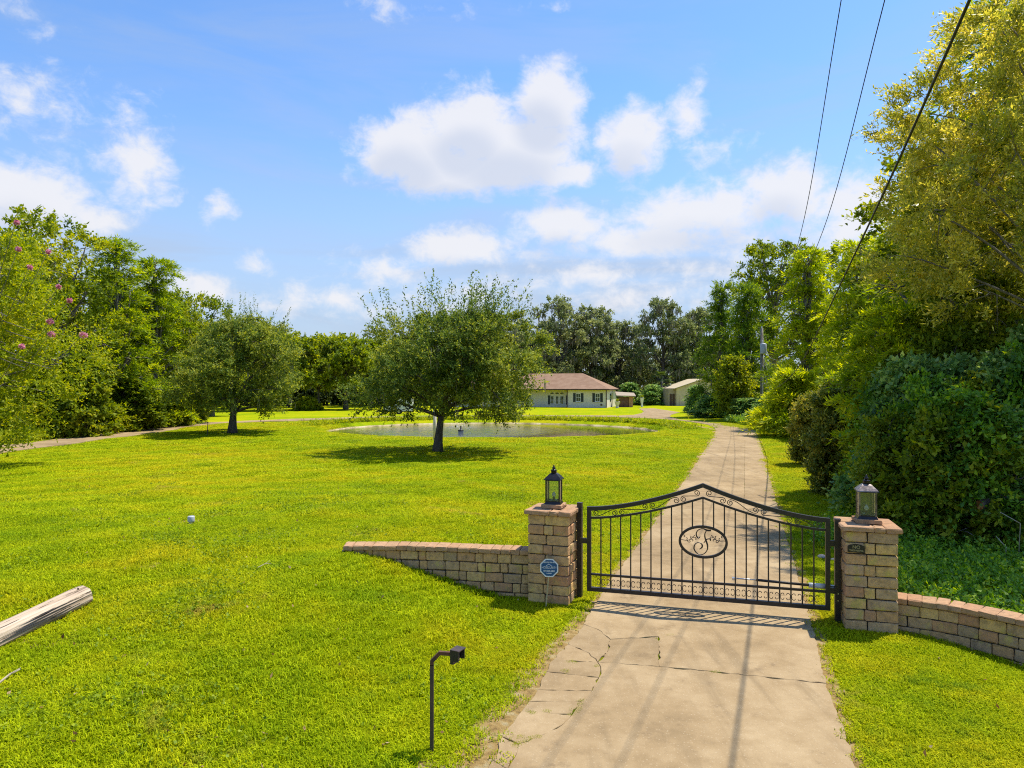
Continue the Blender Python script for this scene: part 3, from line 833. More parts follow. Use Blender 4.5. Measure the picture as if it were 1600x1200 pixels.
def make_tree(name, label, cat, x, y, H, R, kind, seed, zb=.25, tr=None, lean=(0, 0), group=None, scale_leaf=1.0, dens=1.0, moss=0, spikes=0, tint=0.0, mat=None, trunk_name='trunk', multi=1, zflat=None, over=None):
    K = dict(KIND[kind]); K.update(over or {}); g = np.random.default_rng(seed)
    root = empty(name, (x, y, gz(x, y) - .03)); tag(root, label, cat, group)
    z0, z1 = H * zb, H; tr = tr or H * .028
    lobes = crown_lobes(g, R, z0, z1, K['prof'], K['K'], K['lobe'])
    lobes[:, 0] += lean[0] * (lobes[:, 2] / H); lobes[:, 1] += lean[1] * (lobes[:, 2] / H)
    fl = zflat or K['flat']
    # wood
    wood = MB(); topz = H * (.80 if kind in ('cypress', 'cedar') else .62)
    stems = []
    for s in range(multi):
        ox, oy = (0, 0) if multi == 1 else (g.uniform(-.12, .12) * R, g.uniform(-.12, .12) * R)
        pts = []; rs = []
        for k in range(9):
            u = k / 8
            pts.append(Vector((ox * (1 + 2 * u) + lean[0] * (.35 + .65 * u) * u * topz / H * .8 + g.normal(0, .02) * H * .12 * u, oy * (1 + 2 * u) + lean[1] * u * topz / H + g.normal(0, .02) * H * .12 * u, topz * u)))
            rs.append(tr * (1.45 if k == 0 else 1.12 if k == 1 else 1) * (1 - .72 * u) / (1 if multi == 1 else 1.6))
        pts[0].z = -.15
        wood.tube(pts, rs, 9); stems.append(pts)
    for (lx, ly, lz, lr) in lobes:
        pts = stems[g.integers(0, multi)]
        st = np.clip(lz / topz * g.uniform(.45, .75), zb * .85 * H / topz if zb > .1 else .1, .93); f_ = st * 8; k = int(f_); a = pts[k].lerp(pts[min(k + 1, 8)], f_ - k)
        b = Vector((lx, ly, lz)); mid = a.lerp(b, .5) + Vector((0, 0, .12 * (b - a).length)) + Vector(g.normal(0, .06, 3)) * (b - a).length
        cur = [a * (1 - w) ** 2 + mid * 2 * w * (1 - w) + b * w * w for w in np.linspace(0, 1, 6)]
        r0 = tr * .42 * (1 - .5 * st)
        wood.tube(cur, [r0 * (1 - .8 * w) + .008 for w in np.linspace(0, 1, 6)], 6)
        for _ in range(4):
            dv = Vector(unit(g.normal(0, 1, 3))) * lr * .9; dv.z = dv.z * fl
            s_ = cur[3].lerp(cur[5], g.uniform(0, 1)); wood.tube([s_, s_ + dv * .55 + Vector((0, 0, .05 * lr)), s_ + dv], [r0 * .32 + .006, r0 * .2 + .005, .004], 5)
    wood.build(trunk_name, MT[K['bark']], root, True)
    # leaves
    lv = Leaves(seed + 1)
    for (lx, ly, lz, lr) in lobes:
        nc = max(4, int(K['cl'] * dens * (lr / (K['lobe'] * R)) ** 1.6)); n = nc * K['sp']
        dirc = unit(g.normal(0, 1, (nc, 3)) + np.array([0, 0, .25])); rad = lr * g.uniform(.30, 1.0, nc) ** .6
        cc = np.array([lx, ly, lz]) + dirc * rad[:, None] * np.array([1, 1, fl])
        cc = np.repeat(cc, K['sp'], 0) + g.normal(0, lr * .07, (n, 3))
        outd = np.repeat(dirc, K['sp'], 0)
        ax = unit(cc * np.array([1, 1, 0]) - np.array([lean[0] * .5, lean[1] * .5, 0]))
        d = unit(outd * .75 + ax * .35 + g.normal(0, .42, (n, 3)) + np.array([0, 0, K['up']]))
        if kind in ('cypress',): d[:, 2] *= .45; d = unit(d)
        t0 = np.repeat(.44 + tint + g.normal(0, .13) + g.normal(0, .12, nc), K['sp'])
        sprays(lv, cc - d * K['sl'] * .25, d, K['sl'] * scale_leaf ** .5 * g.uniform(.6, 1.35, n), K['m'], K['ln'] * scale_leaf, K['wd'] * scale_leaf, t0, K['droop'], K['spread'])
    if spikes:      # thin young shoots standing out of the crown
        n = spikes; a = g.uniform(0, 2 * PI, n); t = g.uniform(.55, 1.0, n)
        li = g.integers(0, len(lobes), n * 3); order = np.argsort(-lobes[li, 2])[:n]; L0 = lobes[li[order]]
        o = L0[:, :3] + unit(g.normal(0, 1, (n, 3)) + np.array([0, 0, .8])) * L0[:, 3:4] * .85
        d = unit(unit(o - np.array([0, 0, H * .35])) * .8 + np.array([0, 0, .55]) + g.normal(0, .25, (n, 3)))
        sprays(lv, o, d, R * .30 * g.uniform(.6, 1.2, n), 20, K['ln'], K['wd'], np.full(n, .4), .05, .8)
    me = lv.mesh('crown', MT[mat or K['mat']]); link(bpy.data.objects.new('crown', me), root)
    if moss:
        ms = Leaves(seed + 2); li = g.integers(0, len(lobes), moss); L0 = lobes[li]
        o = L0[:, :3] + g.normal(0, .5, (moss, 3)) * L0[:, 3:4]; o[:, 2] = L0[:, 2] - L0[:, 3] * fl * g.uniform(-.2, .8, moss)
        m = 5; ll = g.uniform(.5, 1.6, moss) * min(1.0, H / 11)
        for j in range(m):
            p = o + g.normal(0, .10, (moss, 3)); ang = g.uniform(0, 2 * PI, moss)
            sd = np.stack([np.cos(ang), np.sin(ang), 0 * ang], 1); dn = unit(np.stack([g.normal(0, .06, moss), g.normal(0, .06, moss), -np.ones(moss)], 1))
            ms.add(p, dn, sd, ll * g.uniform(.5, 1.1, moss), (.16 if H > 12 else .035) * g.uniform(.6, 1.3, moss), np.clip(g.normal(.45, .2, moss), 0, 1))
        tag(link(bpy.data.objects.new('hanging_moss', ms.mesh('hanging_moss', MT['moss'])), root), kind='stuff')
    return root


def copy_tree(src, x, y, rz, s, label):
    r = src.copy(); COL.objects.link(r); r.location = (x, y, gz(x, y) - .03); r.rotation_euler = (0, 0, rz); r.scale = (s[0], s[0], s[1]); r['label'] = label
    for ch in list(src.children):
        c = ch.copy(); COL.objects.link(c); c.parent = r
    return r

# ------------------------------------------------------------------ house
def hip_roof(parent, x0, x1, y0, y1, ze, zr, over=.5, name='roof'):
    x0 -= over; x1 += over; y0 -= over; y1 += over; w = (y1 - y0) / 2; ym = (y0 + y1) / 2
    if (x1 - x0) >= (y1 - y0): ra, rb = (x0 + w, ym, zr), (x1 - w, ym, zr)
    else:
        w = (x1 - x0) / 2; xm = (x0 + x1) / 2; ra, rb = (xm, y0 + w, zr), (xm, y1 - w, zr)
    e = [(x0, y0, ze), (x1, y0, ze), (x1, y1, ze), (x0, y1, ze)]
    if (x1 - x0) >= (y1 - y0): f = [(0, 1, 5, 4), (1, 2, 5), (2, 3, 4, 5), (3, 0, 4)]
    else: f = [(0, 1, 4), (1, 2, 5, 4), (2, 3, 5), (3, 0, 4, 5)]
    r = mesh_obj(name, e + [ra, rb], f + [(3, 2, 1, 0)], MT['roof'], parent)
    fa = MB(); t = .16
    for a, b in ((0, 1), (1, 2), (2, 3), (3, 0)):
        p, q = Vector(e[a]), Vector(e[b]); dv = (q - p).normalized(); nn = Vector((dv.y, -dv.x, 0))
        fa.add([p + nn * .02 - Vector((0, 0, t)), q + nn * .02 - Vector((0, 0, t)), q + nn * .02 + Vector((0, 0, .02)), p + nn * .02 + Vector((0, 0, .02)),
                p - nn * .06 - Vector((0, 0, t)), q - nn * .06 - Vector((0, 0, t)), q - nn * .06 + Vector((0, 0, .0)), p - nn * .06 + Vector((0, 0, .0))],
               [(0, 1, 2, 3), (5, 4, 7, 6), (0, 4, 5, 1), (3, 2, 6, 7)])
    fa.build('gutter', MT['trim'], r)
    return r


def window(parent, x, y, z, w, h, shutters=True, arch=False, name='window', bars=(1, 1)):
    fr = MB()
    for (a, b, c, d) in ((-w / 2, -w / 2 + .07, 0, h), (w / 2 - .07, w / 2, 0, h)): fr.span((x + a, y - .05, z + c), (x + b, y + .02, z + d))
    fr.span((x - w / 2 + .07, y - .048, z), (x + w / 2 - .07, y + .02, z + .07)); fr.span((x - w / 2 + .07, y - .048, z + h - .07), (x + w / 2 - .07, y + .02, z + h))
    for k in range(bars[1]): zz = z + h * (k + 1) / (bars[1] + 1); fr.span((x - w / 2 + .07, y - .045, zz - .025), (x + w / 2 - .07, y + .02, zz + .025))
    for k in range(bars[0]): xx = x - w / 2 + w * (k + 1) / (bars[0] + 1); fr.span((xx - .02, y - .043, z + .07), (xx + .02, y + .02, z + h - .07))
    o = fr.build(name, MT['white'], parent)
    MB().span((x - w / 2 + .07, y - .02, z + .07), (x + w / 2 - .07, y + .01, z + h - .07)).build('pane', MT['pane'], o)
    MB().span((x - w / 2 - .05, y - .12, z - .07), (x + w / 2 + .05, y + .02, z - .002)).build('sill', MT['white'], o)
    if shutters:
        for s in (-1, 1):
            sh = MB(); xc = x + s * (w / 2 + .24); sh.span((xc - .20, y - .05, z - .05), (xc + .20, y + .02, z + h + .05))
            for k in range(9): sh.span((xc - .16, y - .065, z + .04 + k * h / 9), (xc + .16, y - .052, z + .04 + k * h / 9 + h / 15))
            sh.build('shutter', MT['shutter'], parent)
    return o


hx, hy = at(948, 109.0), 109.0
house = empty('house', (hx, hy, gz(hx, hy)), math.radians(-17)); tag(house, 'cream single-storey house with brown hip roof and dark shutters beyond the pond', 'house')
wl = MB(); wl.span((-6.35, 0, 0), (0, 9.5, 2.86)); wl.span((-15.3, 1.2, 0), (-6.35, 9.4, 2.85)); wl.span((-26, -2.2, 0), (-15.3, 9.3, 2.85))
wl.build('wall', MT['cream'], house)
MB().span((-25.05, -2.26, -.1), (.06, -.02 + 0, .14)).build('plinth', MT['white'], house) if False else None
r1 = hip_roof(house, -19.0, 0, 0, 9.5, 2.95, 5.55)
r2 = hip_roof(house, -26, -15.2, -2.2, 9.8, 2.93, 5.9)
hip_roof(house, -6.3, -.02, -.35, 7.5, 2.955, 4.4, .42)
for xx in (-4.55, -1.45): window(house, xx, 0, .95, .78, 1.3)
for i, xx in enumerate((-8.6, -7.75, -6.95)[::1]): window(house, xx - .55, 1.2, .48, .52 if i == 1 else .62, 1.35, False)
for i, xx in enumerate((-8.6, -7.75, -6.95)):
    n = 10; cxx = xx - .55; rr = .3
    pts = [(cxx + rr * math.cos(PI * k / n), 2.18 + .62 * rr * math.sin(PI * k / n)) for k in range(n + 1)]
    v = [(a, 1.17, b) for a, b in pts] + [(a, 1.22, b) for a, b in pts]
    mesh_obj('transom', v, [tuple(range(n + 1))] + [(k, n + 1 + k, n + 2 + k, k + 1) for k in range(n)], MT['pane'], house)
for xx in (-9.62, -6.62): MB().span((xx - .19, 1.15, .42), (xx + .19, 1.19, 1.90)).build('shutter', MT['shutter'], house)
for xx in (-16.9, -18.7, -21.2, -23.6): window(house, xx, -2.2, .85, 1.0, 1.3)
for xx, yy in ((-6.35, -.06), (-.04, -.06)):
    dp = MB(); dp.span((xx - .06, yy - .06, .05), (xx + .06, yy + .04, 2.78)); dp.span((xx - .06, yy - .28, .02), (xx + .06, yy - .06, .12)); dp.build('downspout', MT['trim'], house)
MB().span((-1.0, -.10, .35), (-.7, .01, .6)).build('vent', MT['trim'], house)
# side: window on the lit end wall
M90 = Matrix.Rotation(math.radians(90), 4, 'Z')
sw = MB(); sw.span((0.0, 3.2, .95), (.05, 4.4, 2.2)); sw.build('window', MT['pane'], house)

# little carport wing with brown doors beside the house
cw = empty('entry_gate', (at(970, 112.5), 112.5, 0), math.radians(-4)); cw.scale = (.82, .82, .95); tag(cw, 'brown wooden double door with flat roof and brick pier against the house', 'door')
MB().span((-.6, -.05, 0), (1.55, .06, 1.75)).build('frame', MT['trim'], cw)
for s in (0, 1):
    d = MB().span((-.5 + s * 1.0, -.12, .03), (.47 + s * 1.0, -.055, 1.68)).build('door', MT['brown_door'], cw)
    MB().span((.36 + s * .16, -.16, .85), (.42 + s * .16, -.125, .95)).build('handle', MT['chrome'], d)
MB().span((1.56, -.25, 0), (2.35, .5, 1.85)).build('pier', MT['brick'], cw)
rf = MB(); rf.add([(-.9, -.7, 1.86), (2.9, -.7, 1.80), (2.9, 3, 2.3), (-.9, 3, 2.5), (-.9, -.7, 2.02), (2.9, -.7, 1.94), (2.9, 3, 2.44), (-.9, 3, 2.66)], [(3, 2, 1, 0), (4, 5, 6, 7), (0, 1, 5, 4), (1, 2, 6, 5), (2, 3, 7, 6), (3, 0, 4, 7)])
rf.build('roof', MT['grey_siding'], cw)

# shed with sloping roof line
sx = at(1057, 116.0)
shed = empty('shed', (sx, 116.0, 0), math.radians(3)); tag(shed, 'tan metal shed with pale roof edge at the end of the driveway', 'shed')
v = [(0, 0, 0), (9, 0, 0), (9, 0, 3.05), (4.5, 0, 4.55), (0, 0, 3.05)]
v2 = [(x, 8, z) for x, y, z in v]
mesh_obj('wall', v + v2, [(0, 1, 2, 3, 4), (9, 8, 7, 6, 5), (0, 5, 6, 1), (1, 6, 7, 2), (0, 4, 9, 5)], MT['tan_metal'], shed)
for s in (-1, 1):
    a = Vector((4.5, -.35, 4.62)); b = Vector((4.5 + s * 4.95, -.35, 4.62 - 4.95 / 3.0)); bk = Vector((0, 8.7, 0)); th_ = Vector((0, 0, .09))
    mesh_obj('roof', [a, b, b + bk, a + bk, a + th_, b + th_, b + bk + th_, a + bk + th_], [(0, 1, 2, 3), (7, 6, 5, 4), (0, 4, 5, 1), (1, 5, 6, 2), (2, 6, 7, 3), (3, 7, 4, 0)], MT['tan_metal'], shed)
MB().span((-1.2, .6, 0), (-.01, 7.5, 2.95)).build('lean_to', MT['grey_siding'], shed)
for a in (-.98, -.52): MB().span((a, .54, .02), (a + .36, .59, 2.1)).build('door', MT['trim'], shed)
d = MB().span((.55, -.05, .02), (1.5, .0, 1.75)).build('door', MT['tan_metal'], shed); MB().span((1.36, -.08, .85), (1.43, -.052, .95)).build('handle', MT['trim'], d)

# white box trailer parked beyond the pond
tx = at(622, 84)
tr_ = empty('box_trailer', (tx, 84, 0), math.radians(4)); tag(tr_, 'small white box trailer parked beyond the pond behind the tree', 'trailer')
MB().span((-1.75, 0, .38), (1.75, 1.7, 1.95)).build('body', MT['white'], tr_)
MB().span((-1.78, -.03, .28), (1.78, 1.73, .375)).build('frame', MT['steel'], tr_)
MB().tube([(-1.78, .3, .33), (-2.9, .85, .33), (-1.78, 1.4, .33)], .04, 6).build('tongue', MT['steel'], tr_)
for yy in (-.16, 1.64):
    for xx in (.1,):
        w = MB(); w.tube([(xx, yy, .32), (xx, yy + .2, .32)], .32, 18); wo_ = w.build('wheel', MT['tyre'], tr_)
        MB().tube([(xx, yy - .01, .32), (xx, yy + .21, .32)], .16, 12).build('rim', MT['chrome'], wo_)

# ------------------------------------------------------------------ trees: the two specimen trees on the lawn
make_tree('live_oak_tree', 'spreading dark oak with dappled shade on the lawn before the pond', 'tree', at(683, 35), 35.2, 7.05, 5.6, 'live_oak', 11, zb=.30, tr=.225, lean=(1.5, 0), spikes=200, moss=70, dens=1.35, tint=.10, over=dict(K=34, ln=.15, wd=.07, lobe=.29))
make_tree('live_oak_tree', 'rounded oak with leaning dark trunk near the curving path', 'tree', at(362, 49.5), 49.6, 8.2, 5.1, 'live_oak', 23, zb=.22, tr=.28, lean=(1.1, 0), spikes=60, moss=60, dens=1.25, scale_leaf=1.4, tint=.18, over=dict(K=26))

# trees behind the house, hung with moss
G = 'moss hung oaks behind the house'
far = [(795, 128, 15.5, 7.0, 'mossy oak rising beside the spreading lawn oak, behind the house roof', 31), (872, 130, 20.0, 7.2, 'tallest mossy oak directly above the house roof ridge', 32),
       (925, 134, 18.6, 6.6, 'mossy oak above the house roof beside the tallest one', 33), (968, 138, 16.2, 6.5, 'lower mossy oak above the brown entry door', 34),
       (1036, 131, 19.6, 7.0, 'forked mossy oak standing alone against the sky by the shed', 35), (1092, 133, 18.0, 6.5, 'mossy oak rising behind the tan shed roof', 36)]
for (px, d, H, R, lab, sd) in far:
    make_tree('live_oak_tree', lab, 'tree', at(px, d), d, H, R, 'moss_oak', sd, zb=.22, tr=.55, moss=420, group=G, dens=1.1, over=dict(inner=.6) if False else None)
base_oak = make_tree('live_oak_tree', 'mossy oak seen low behind the middle of the house', 'tree', at(900, 146), 146, 13.5, 7.5, 'moss_oak', 41, zb=.12, tr=.5, moss=120, group=G, dens=1.0)
for (px, d, rz, s, lab) in ((830, 142, 1.1, (1.0, .95), 'low mossy oak between the lawn oak crown and house roof'), (985, 143, 2.3, (.95, .9), 'low mossy oak behind the brown entry door'),
                            (1060, 146, 3.9, (1.0, .85), 'low dark oak filling the gap behind the shed'), (760, 140, 5.0, (1.05, .95), 'mossy oak mostly hidden behind the lawn oak crown'),
                            (1130, 150, .4, (1.1, 1.0), 'low oak behind the conical trees at the drive bend')):
    copy_tree(base_oak, at(px, d), d, rz, s, lab)
# trees beyond the lawn left of the pond
G2 = 'oaks beyond the far lawn'
o1 = make_tree('oak_tree', 'oak with pale slim trunk standing on the far lawn', 'tree', at(498, 100), 100, 10.2, 5.0, 'moss_oak', 51, zb=.34, tr=.22, moss=90, group=G2, mat='oak', tint=.05)
o2 = make_tree('oak_tree', 'thick trunked mossy oak standing on the far lawn', 'tree', at(539, 100), 100.5, 10.0, 5.2, 'moss_oak', 52, zb=.30, tr=.34, moss=150, group=G2, mat='oak', tint=0.0)
for (px, d, rz, s, lab) in ((450, 112, 1.0, (1.15, 1.16), 'tall green oak behind the slim trunked one'), (580, 116, 2.0, (1.15, 1.12), 'green oak behind the white box trailer'), (418, 96, 3.3, (1.0, 1.08), 'green oak just behind the leaning oak crown'),
                            (520, 128, 4.4, (1.5, 1.25), 'broad oak closing the view behind the far lawn'), (365, 104, 5.1, (1.1, 1.1), 'green oak hidden behind the leaning trunk'), (640, 125, .6, (1.3, 1.2), 'oak behind the lawn oak, past the trailer'),
                            (325, 92, 2.7, (.95, 1.15), 'green oak between the cypress row and leaning oak'), (700, 128, 1.7, (1.3, 1.25), 'green oak hidden behind the spreading lawn oak trunk')):
    copy_tree(o1 if px != 580 else o2, at(px, d), d, rz, s, lab)
# the wood that closes the horizon
def wood_belt(name, label, pts, seed, hgt, dep, n, mat='moss_oak'):
    lv = Leaves(seed); g = lv.g; P = np.array(pts, float); seg = np.linalg.norm(np.diff(P, axis=0), axis=1); cum = np.concatenate([[0], np.cumsum(seg)])
    s = g.uniform(0, cum[-1], n); x = np.interp(s, cum, P[:, 0]) + g.normal(0, dep, n); y = np.interp(s, cum, P[:, 1]) + g.normal(0, dep, n)
    top = hgt * (.75 + .25 * np.sin(s * .21 + 1.3) * np.sin(s * .077) + .12 * np.sin(s * .9))
    z = top * g.uniform(0.0, 1, n) ** .75
    o = np.stack([x, y, z], 1); d = unit(g.normal(0, .6, (n, 3)) + np.array([0, -.4, .3]))
    sprays(lv, o, d, 1.4, 6, .62, .4, np.clip(g.normal(.35, .2, n), 0, 1), .2, .9)
    ob = link(bpy.data.objects.new(name, lv.mesh(name, MT[mat]))); tag(ob, label, None, None, 'stuff')


wood_belt('far_woods', 'dark green woods closing the horizon behind everything', [(-170, 60), (-120, 130), (-60, 158), (0, 165), (70, 165), (120, 120), (150, 40)], 77, 10.5, 4.0, 26000)

wood_belt('far_thicket', 'dark thicket between the trunks beyond the far lawn', [(-95, 108), (-60, 118), (-30, 124), (-8, 130)], 78, 6.5, 1.6, 7000, 'thicket')

# cypress wall and other trees along the path on one side
G3 = 'trees along the curving path'
cyA = make_tree('cypress_tree', 'tall feathery cypress with a notched top behind the path', 'tree', at(182, 53), 53, 14.9, 4.6, 'cypress', 61, zb=.06, group=G3, dens=1.2, tint=-.10)
make_tree('cypress_tree', 'second feathery cypress, beside the tallest one along the path', 'tree', at(243, 57), 57, 14.2, 4.4, 'cypress', 62, zb=.06, group=G3, dens=1.15, tint=-.08)
bA = make_tree('broadleaf_tree', 'bright green broadleaf tree at the far end of the path row', 'tree', at(292, 62), 62, 11.8, 4.6, 'oak', 63, zb=.14, group=G3, tint=.10, dens=1.2)
make_tree('broadleaf_tree', 'tall olive broadleaf tree behind the pink flowering myrtle', 'tree', at(66, 47), 47, 14.9, 5.2, 'oak', 64, zb=.10, group=G3, tint=.02, dens=1.25)
copy_tree(bA, at(128, 58), 58, 1.4, (1.05, 1.08), 'green broadleaf tree behind the notched cypress')
copy_tree(bA, at(10, 55), 55, 2.9, (1.2, 1.25), 'broadleaf tree behind the myrtle at the photo edge')
copy_tree(bA, at(225, 72), 72, 4.2, (1.1, 1.15), 'green tree in the gap behind both cypresses')
copy_tree(bA, at(330, 78), 78, 5.3, (.95, .92), 'green tree behind the leaning oak, beyond the path row')
copy_tree(bA, at(-70, 50), 50, .8, (1.2, 1.2), 'broadleaf tree behind the myrtle limb, half out of view')
myr = make_tree('crepe_myrtle', 'bright yellow-green crepe myrtle with pink flower heads overhanging the path', 'tree', at(-62, 27), 27, 9.0, 4.6, 'myrtle', 65, zb=.16, tr=.14, multi=3, dens=1.2, tint=.06)
gf = np.random.default_rng(9)
for (px, py) in ((25, 346), (28, 388), (46, 416), (75, 392), (91, 447), (108, 468), (78, 501), (80, 521), (130, 522), (34, 540)):
    fl = Leaves(int(px * 7 + py)); d = 22.9 if px < 60 else 23.8; c = np.array([at(px, d) - myr.location.x, d - myr.location.y, zt(py, d) - myr.location.z])
    big = .9 if (px, py) in ((80, 521), (130, 522), (78, 501)) else .5
    n = 90; dd = unit(fl.g.normal(0, 1, (n, 3))); fl.add(c + dd * np.array([1, 1, .7]) * .10 * big * fl.g.uniform(.3, 1, (n, 1)) + np.array([0, 0, -.06]) * fl.g.random((n, 1)), dd, unit(np.cross(dd, fl.g.normal(0, 1, (n, 3)))), np.full(n, .07), np.full(n, .06), fl.g.uniform(0, 1, n))
    link(bpy.data.objects.new('flower_head', fl.mesh('flower_head', MT['flower'])), myr)
    # the shoot that carries it
    st = MB().tube([Vector(c), Vector(c) * .82 + Vector((-.5, .3, -.25)), Vector((c[0] * .45, c[1] * .45, c[2] * .85))], [.008, .012, .02], 5); st.build('branch', MT['bark_grey'], myr, True)
    lf = Leaves(int(px * 3 + py)); b0 = np.tile(c, (5, 1)) + lf.g.normal(0, .12, (5, 3)); dv = unit(np.tile(-c * np.array([1, 1, .3]), (5, 1)) + lf.g.normal(0, 1.5, (5, 3)))
    sprays(lf, b0, dv, .9, 12, .15, .065, np.full(5, .55)); tag(link(bpy.data.objects.new('leaf_spray', lf.mesh('leaf_spray', MT['myrtle'])), myr), kind='stuff')

G4 = 'shrubs lining the far edge of the path'
sA = make_tree('shrub', 'dark glossy shrub mound beside the path under the cypress', 'shrub', at(125, 46), 46, 5.4, 2.2, 'under', 71, zb=.02, group=G4, multi=4, tr=.08, scale_leaf=1.7, mat='oak', trunk_name='stems', tint=-.12, dens=1.1)
sB = make_tree('shrub', 'low bright green shrub at the path edge below the myrtle', 'shrub', at(40, 44.5), 44.5, 2.6, 2.0, 'under', 72, zb=.02, group=G4, multi=4, tr=.05, scale_leaf=1.7, mat='myrtle', trunk_name='stems')
for (src, px, d, rz, s, lab) in ((sA, 75, 47, 1.2, (1.1, .8), 'dark shrub behind the low bright shrub by the path'), (sB, 165, 49, 2.2, (.8, .8), 'small bright shrub at the foot of the dark glossy mound'), (sA, 205, 52, 3.1, (1.1, .7), 'dark shrub beneath the notched cypress'),
                                (sA, 240, 56, 4.0, (.9, .55), 'dark shrub beneath the second cypress'), (sB, 268, 58, 5.0, (.9, 1.0), 'spiky olive shrub where the path leaves the tree row'), (sA, 5, 45, 5.6, (1.1, .75), 'dark shrub under the myrtle branches at the photo edge'),
                                (sB, 480, 97, 1.7, (1.0, .7), 'small clump of bushes on the far lawn by the slim trunk'), (sB, 100, 45, 2.5, (.7, .65), 'tuft-like bright shrub touching the path below the dark mound'), (sA, 287, 63, 1.5, (1.0, .7), 'dark shrub under the last tree of the path row')):
    copy_tree(src, at(px, d), d, rz, s, lab)

# ------------------------------------------------------------------ trees beside the driveway
G5 = 'trees along the driveway'
make_tree('cedar_tree', 'dark green conical tree at the bend of the driveway', 'tree', at(1128, 76), 76, 14.6, 3.9, 'cedar', 81, zb=.03, group=G5, dens=1.2, tint=-.05)
make_tree('cedar_tree', 'second dark conical tree, just behind the utility pole', 'tree', at(1168, 70), 70, 13.6, 3.9, 'cedar', 82, zb=.03, group=G5, dens=1.2, tint=-.02)
make_tree('oak_tree', 'tall rounded oak top showing above the conical trees', 'tree', at(1208, 80), 80, 20.0, 5.8, 'oak', 83, zb=.35, group=G5, tint=-.08, dens=1.2, scale_leaf=1.3)
make_tree('cypress_tree', 'bright yellow-green cypress right of the utility pole', 'tree', at(1262, 54), 54, 14.2, 4.0, 'cypress', 84, zb=.05, group=G5, dens=1.25, tint=.14)
make_tree('cypress_tree', 'brightest feathery cypress in the middle of the driveway row', 'tree', at(1346, 44.5), 44.5, 12.9, 4.2, 'cypress', 85, zb=.05, group=G5, dens=1.25, tint=.20)
make_tree('cypress_tree', 'green cypress behind the viburnum bush by the drive', 'tree', at(1418, 33.5), 33.5, 11.9, 3.9, 'cypress', 86, zb=.06, group=G5, dens=1.3, tint=.06, scale_leaf=.9)
make_tree('cypress_tree', 'green cypress behind the yellow leaved tree', 'tree', at(1470, 25), 25, 11.2, 3.9, 'cypress', 87, zb=.10, group=G5, dens=1.2, tint=.10, scale_leaf=.8)
make_tree('cypress_tree', 'tallest dark cypress at the upper photo corner', 'tree', at(1585, 21), 21, 15.6, 3.9, 'cypress', 88, zb=.12, group=G5, dens=1.6, tint=.0, scale_leaf=.75, over=dict(prof=prof_col))
make_tree('broadleaf_tree', 'light green young tree between the conical trees and the drive', 'tree', at(1146, 67), 67, 6.2, 1.9, 'oak', 89, zb=.1, group=G5, tint=.22, dens=.9, scale_leaf=.9)
make_tree('cypress_tree', 'low drooping bright cypress branch mass below the pole', 'tree', at(1240, 46), 46, 4.6, 2.6, 'cypress', 90, zb=.08, group=G5, tint=.26, dens=.9)
make_tree('willow_tree', 'yellow leaved tree towering beside the gate pillar', 'tree', 12.1, 15.7, 12.2, 4.0, 'yellow', 91, zb=.42, tr=.12, multi=2, dens=1.2, tint=.14, over=dict(K=32, ln=.125, wd=.04))
make_tree('broadleaf_tree', 'mid green tree filling in behind the yellow leaved crown', 'tree', at(1492, 20.5), 20.5, 11.2, 3.2, 'oak', 95, zb=.12, group=G5, tint=-.02, dens=1.25, scale_leaf=.7, over=dict(sl=.7))
make_tree('broadleaf_tree', 'broad dark tree closing the row behind the yellow tree', 'tree', at(1530, 33), 33, 13.5, 5.2, 'oak', 92, zb=.05, group=G5, tint=-.12, dens=1.3)
make_tree('broadleaf_tree', 'green tree between the two brightest cypresses', 'tree', at(1310, 62), 62, 15.5, 5.0, 'oak', 93, zb=.1, group=G5, tint=-.02, dens=1.2)
make_tree('broadleaf_tree', 'dark tree behind the green cypresses of the drive row', 'tree', at(1420, 48), 48, 13.5, 5.0, 'oak', 94, zb=.05, group=G5, tint=-.08, dens=1.2)

G6 = 'undergrowth by the gate'
make_tree('viburnum_bush', 'rounded olive bush with yellow tips on the driveway verge', 'shrub', at(1322, 21.3), 21.3, 3.3, 1.2, 'viburnum', 101, zb=.0, multi=4, tr=.05, trunk_name='stems', dens=1.35)
make_tree('shrub', 'smaller pale olive bush beside the rounded verge bush', 'shrub', at(1266, 29.5), 29.5, 2.9, .85, 'viburnum', 102, zb=.0, multi=3, tr=.04, trunk_name='stems', tint=.15, dens=1.1)
uA = make_tree('shrub', 'dense dark green shrub behind the right gate lantern', 'shrub', at(1432, 16.8), 16.8, 4.0, 1.6, 'under', 103, zb=.0, multi=4, tr=.05, trunk_name='stems', group=G6, dens=1.15, tint=.08)
uB = make_tree('shrub', 'dark blue-green shrub with large pale leaves under the yellow tree', 'shrub', at(1505, 16.0), 16.0, 3.9, 1.7, 'under', 104, zb=.03, multi=4, tr=.05, trunk_name='stems', group=G6, dens=1.1, tint=.12)
uD = make_tree('shrub', 'small leaved bright shrub between verge bush and pillar lantern', 'shrub', at(1405, 15.6), 15.6, 2.7, 1.05, 'under', 108, zb=.0, multi=4, tr=.035, trunk_name='stems', group=G6, dens=.95, scale_leaf=.62, mat='oak', tint=-.05, over=dict(prof=prof_round, sl=.5))
uE = make_tree('shrub', 'loose vine covered thicket behind the ground cover', 'shrub', at(1512, 14.3), 14.3, 3.3, 1.2, 'under', 109, zb=.0, multi=5, tr=.035, trunk_name='stems', group=G6, dens=.75, scale_leaf=.8, mat='cover', tint=-.15, over=dict(sl=.75, droop=.5, flat=.4))
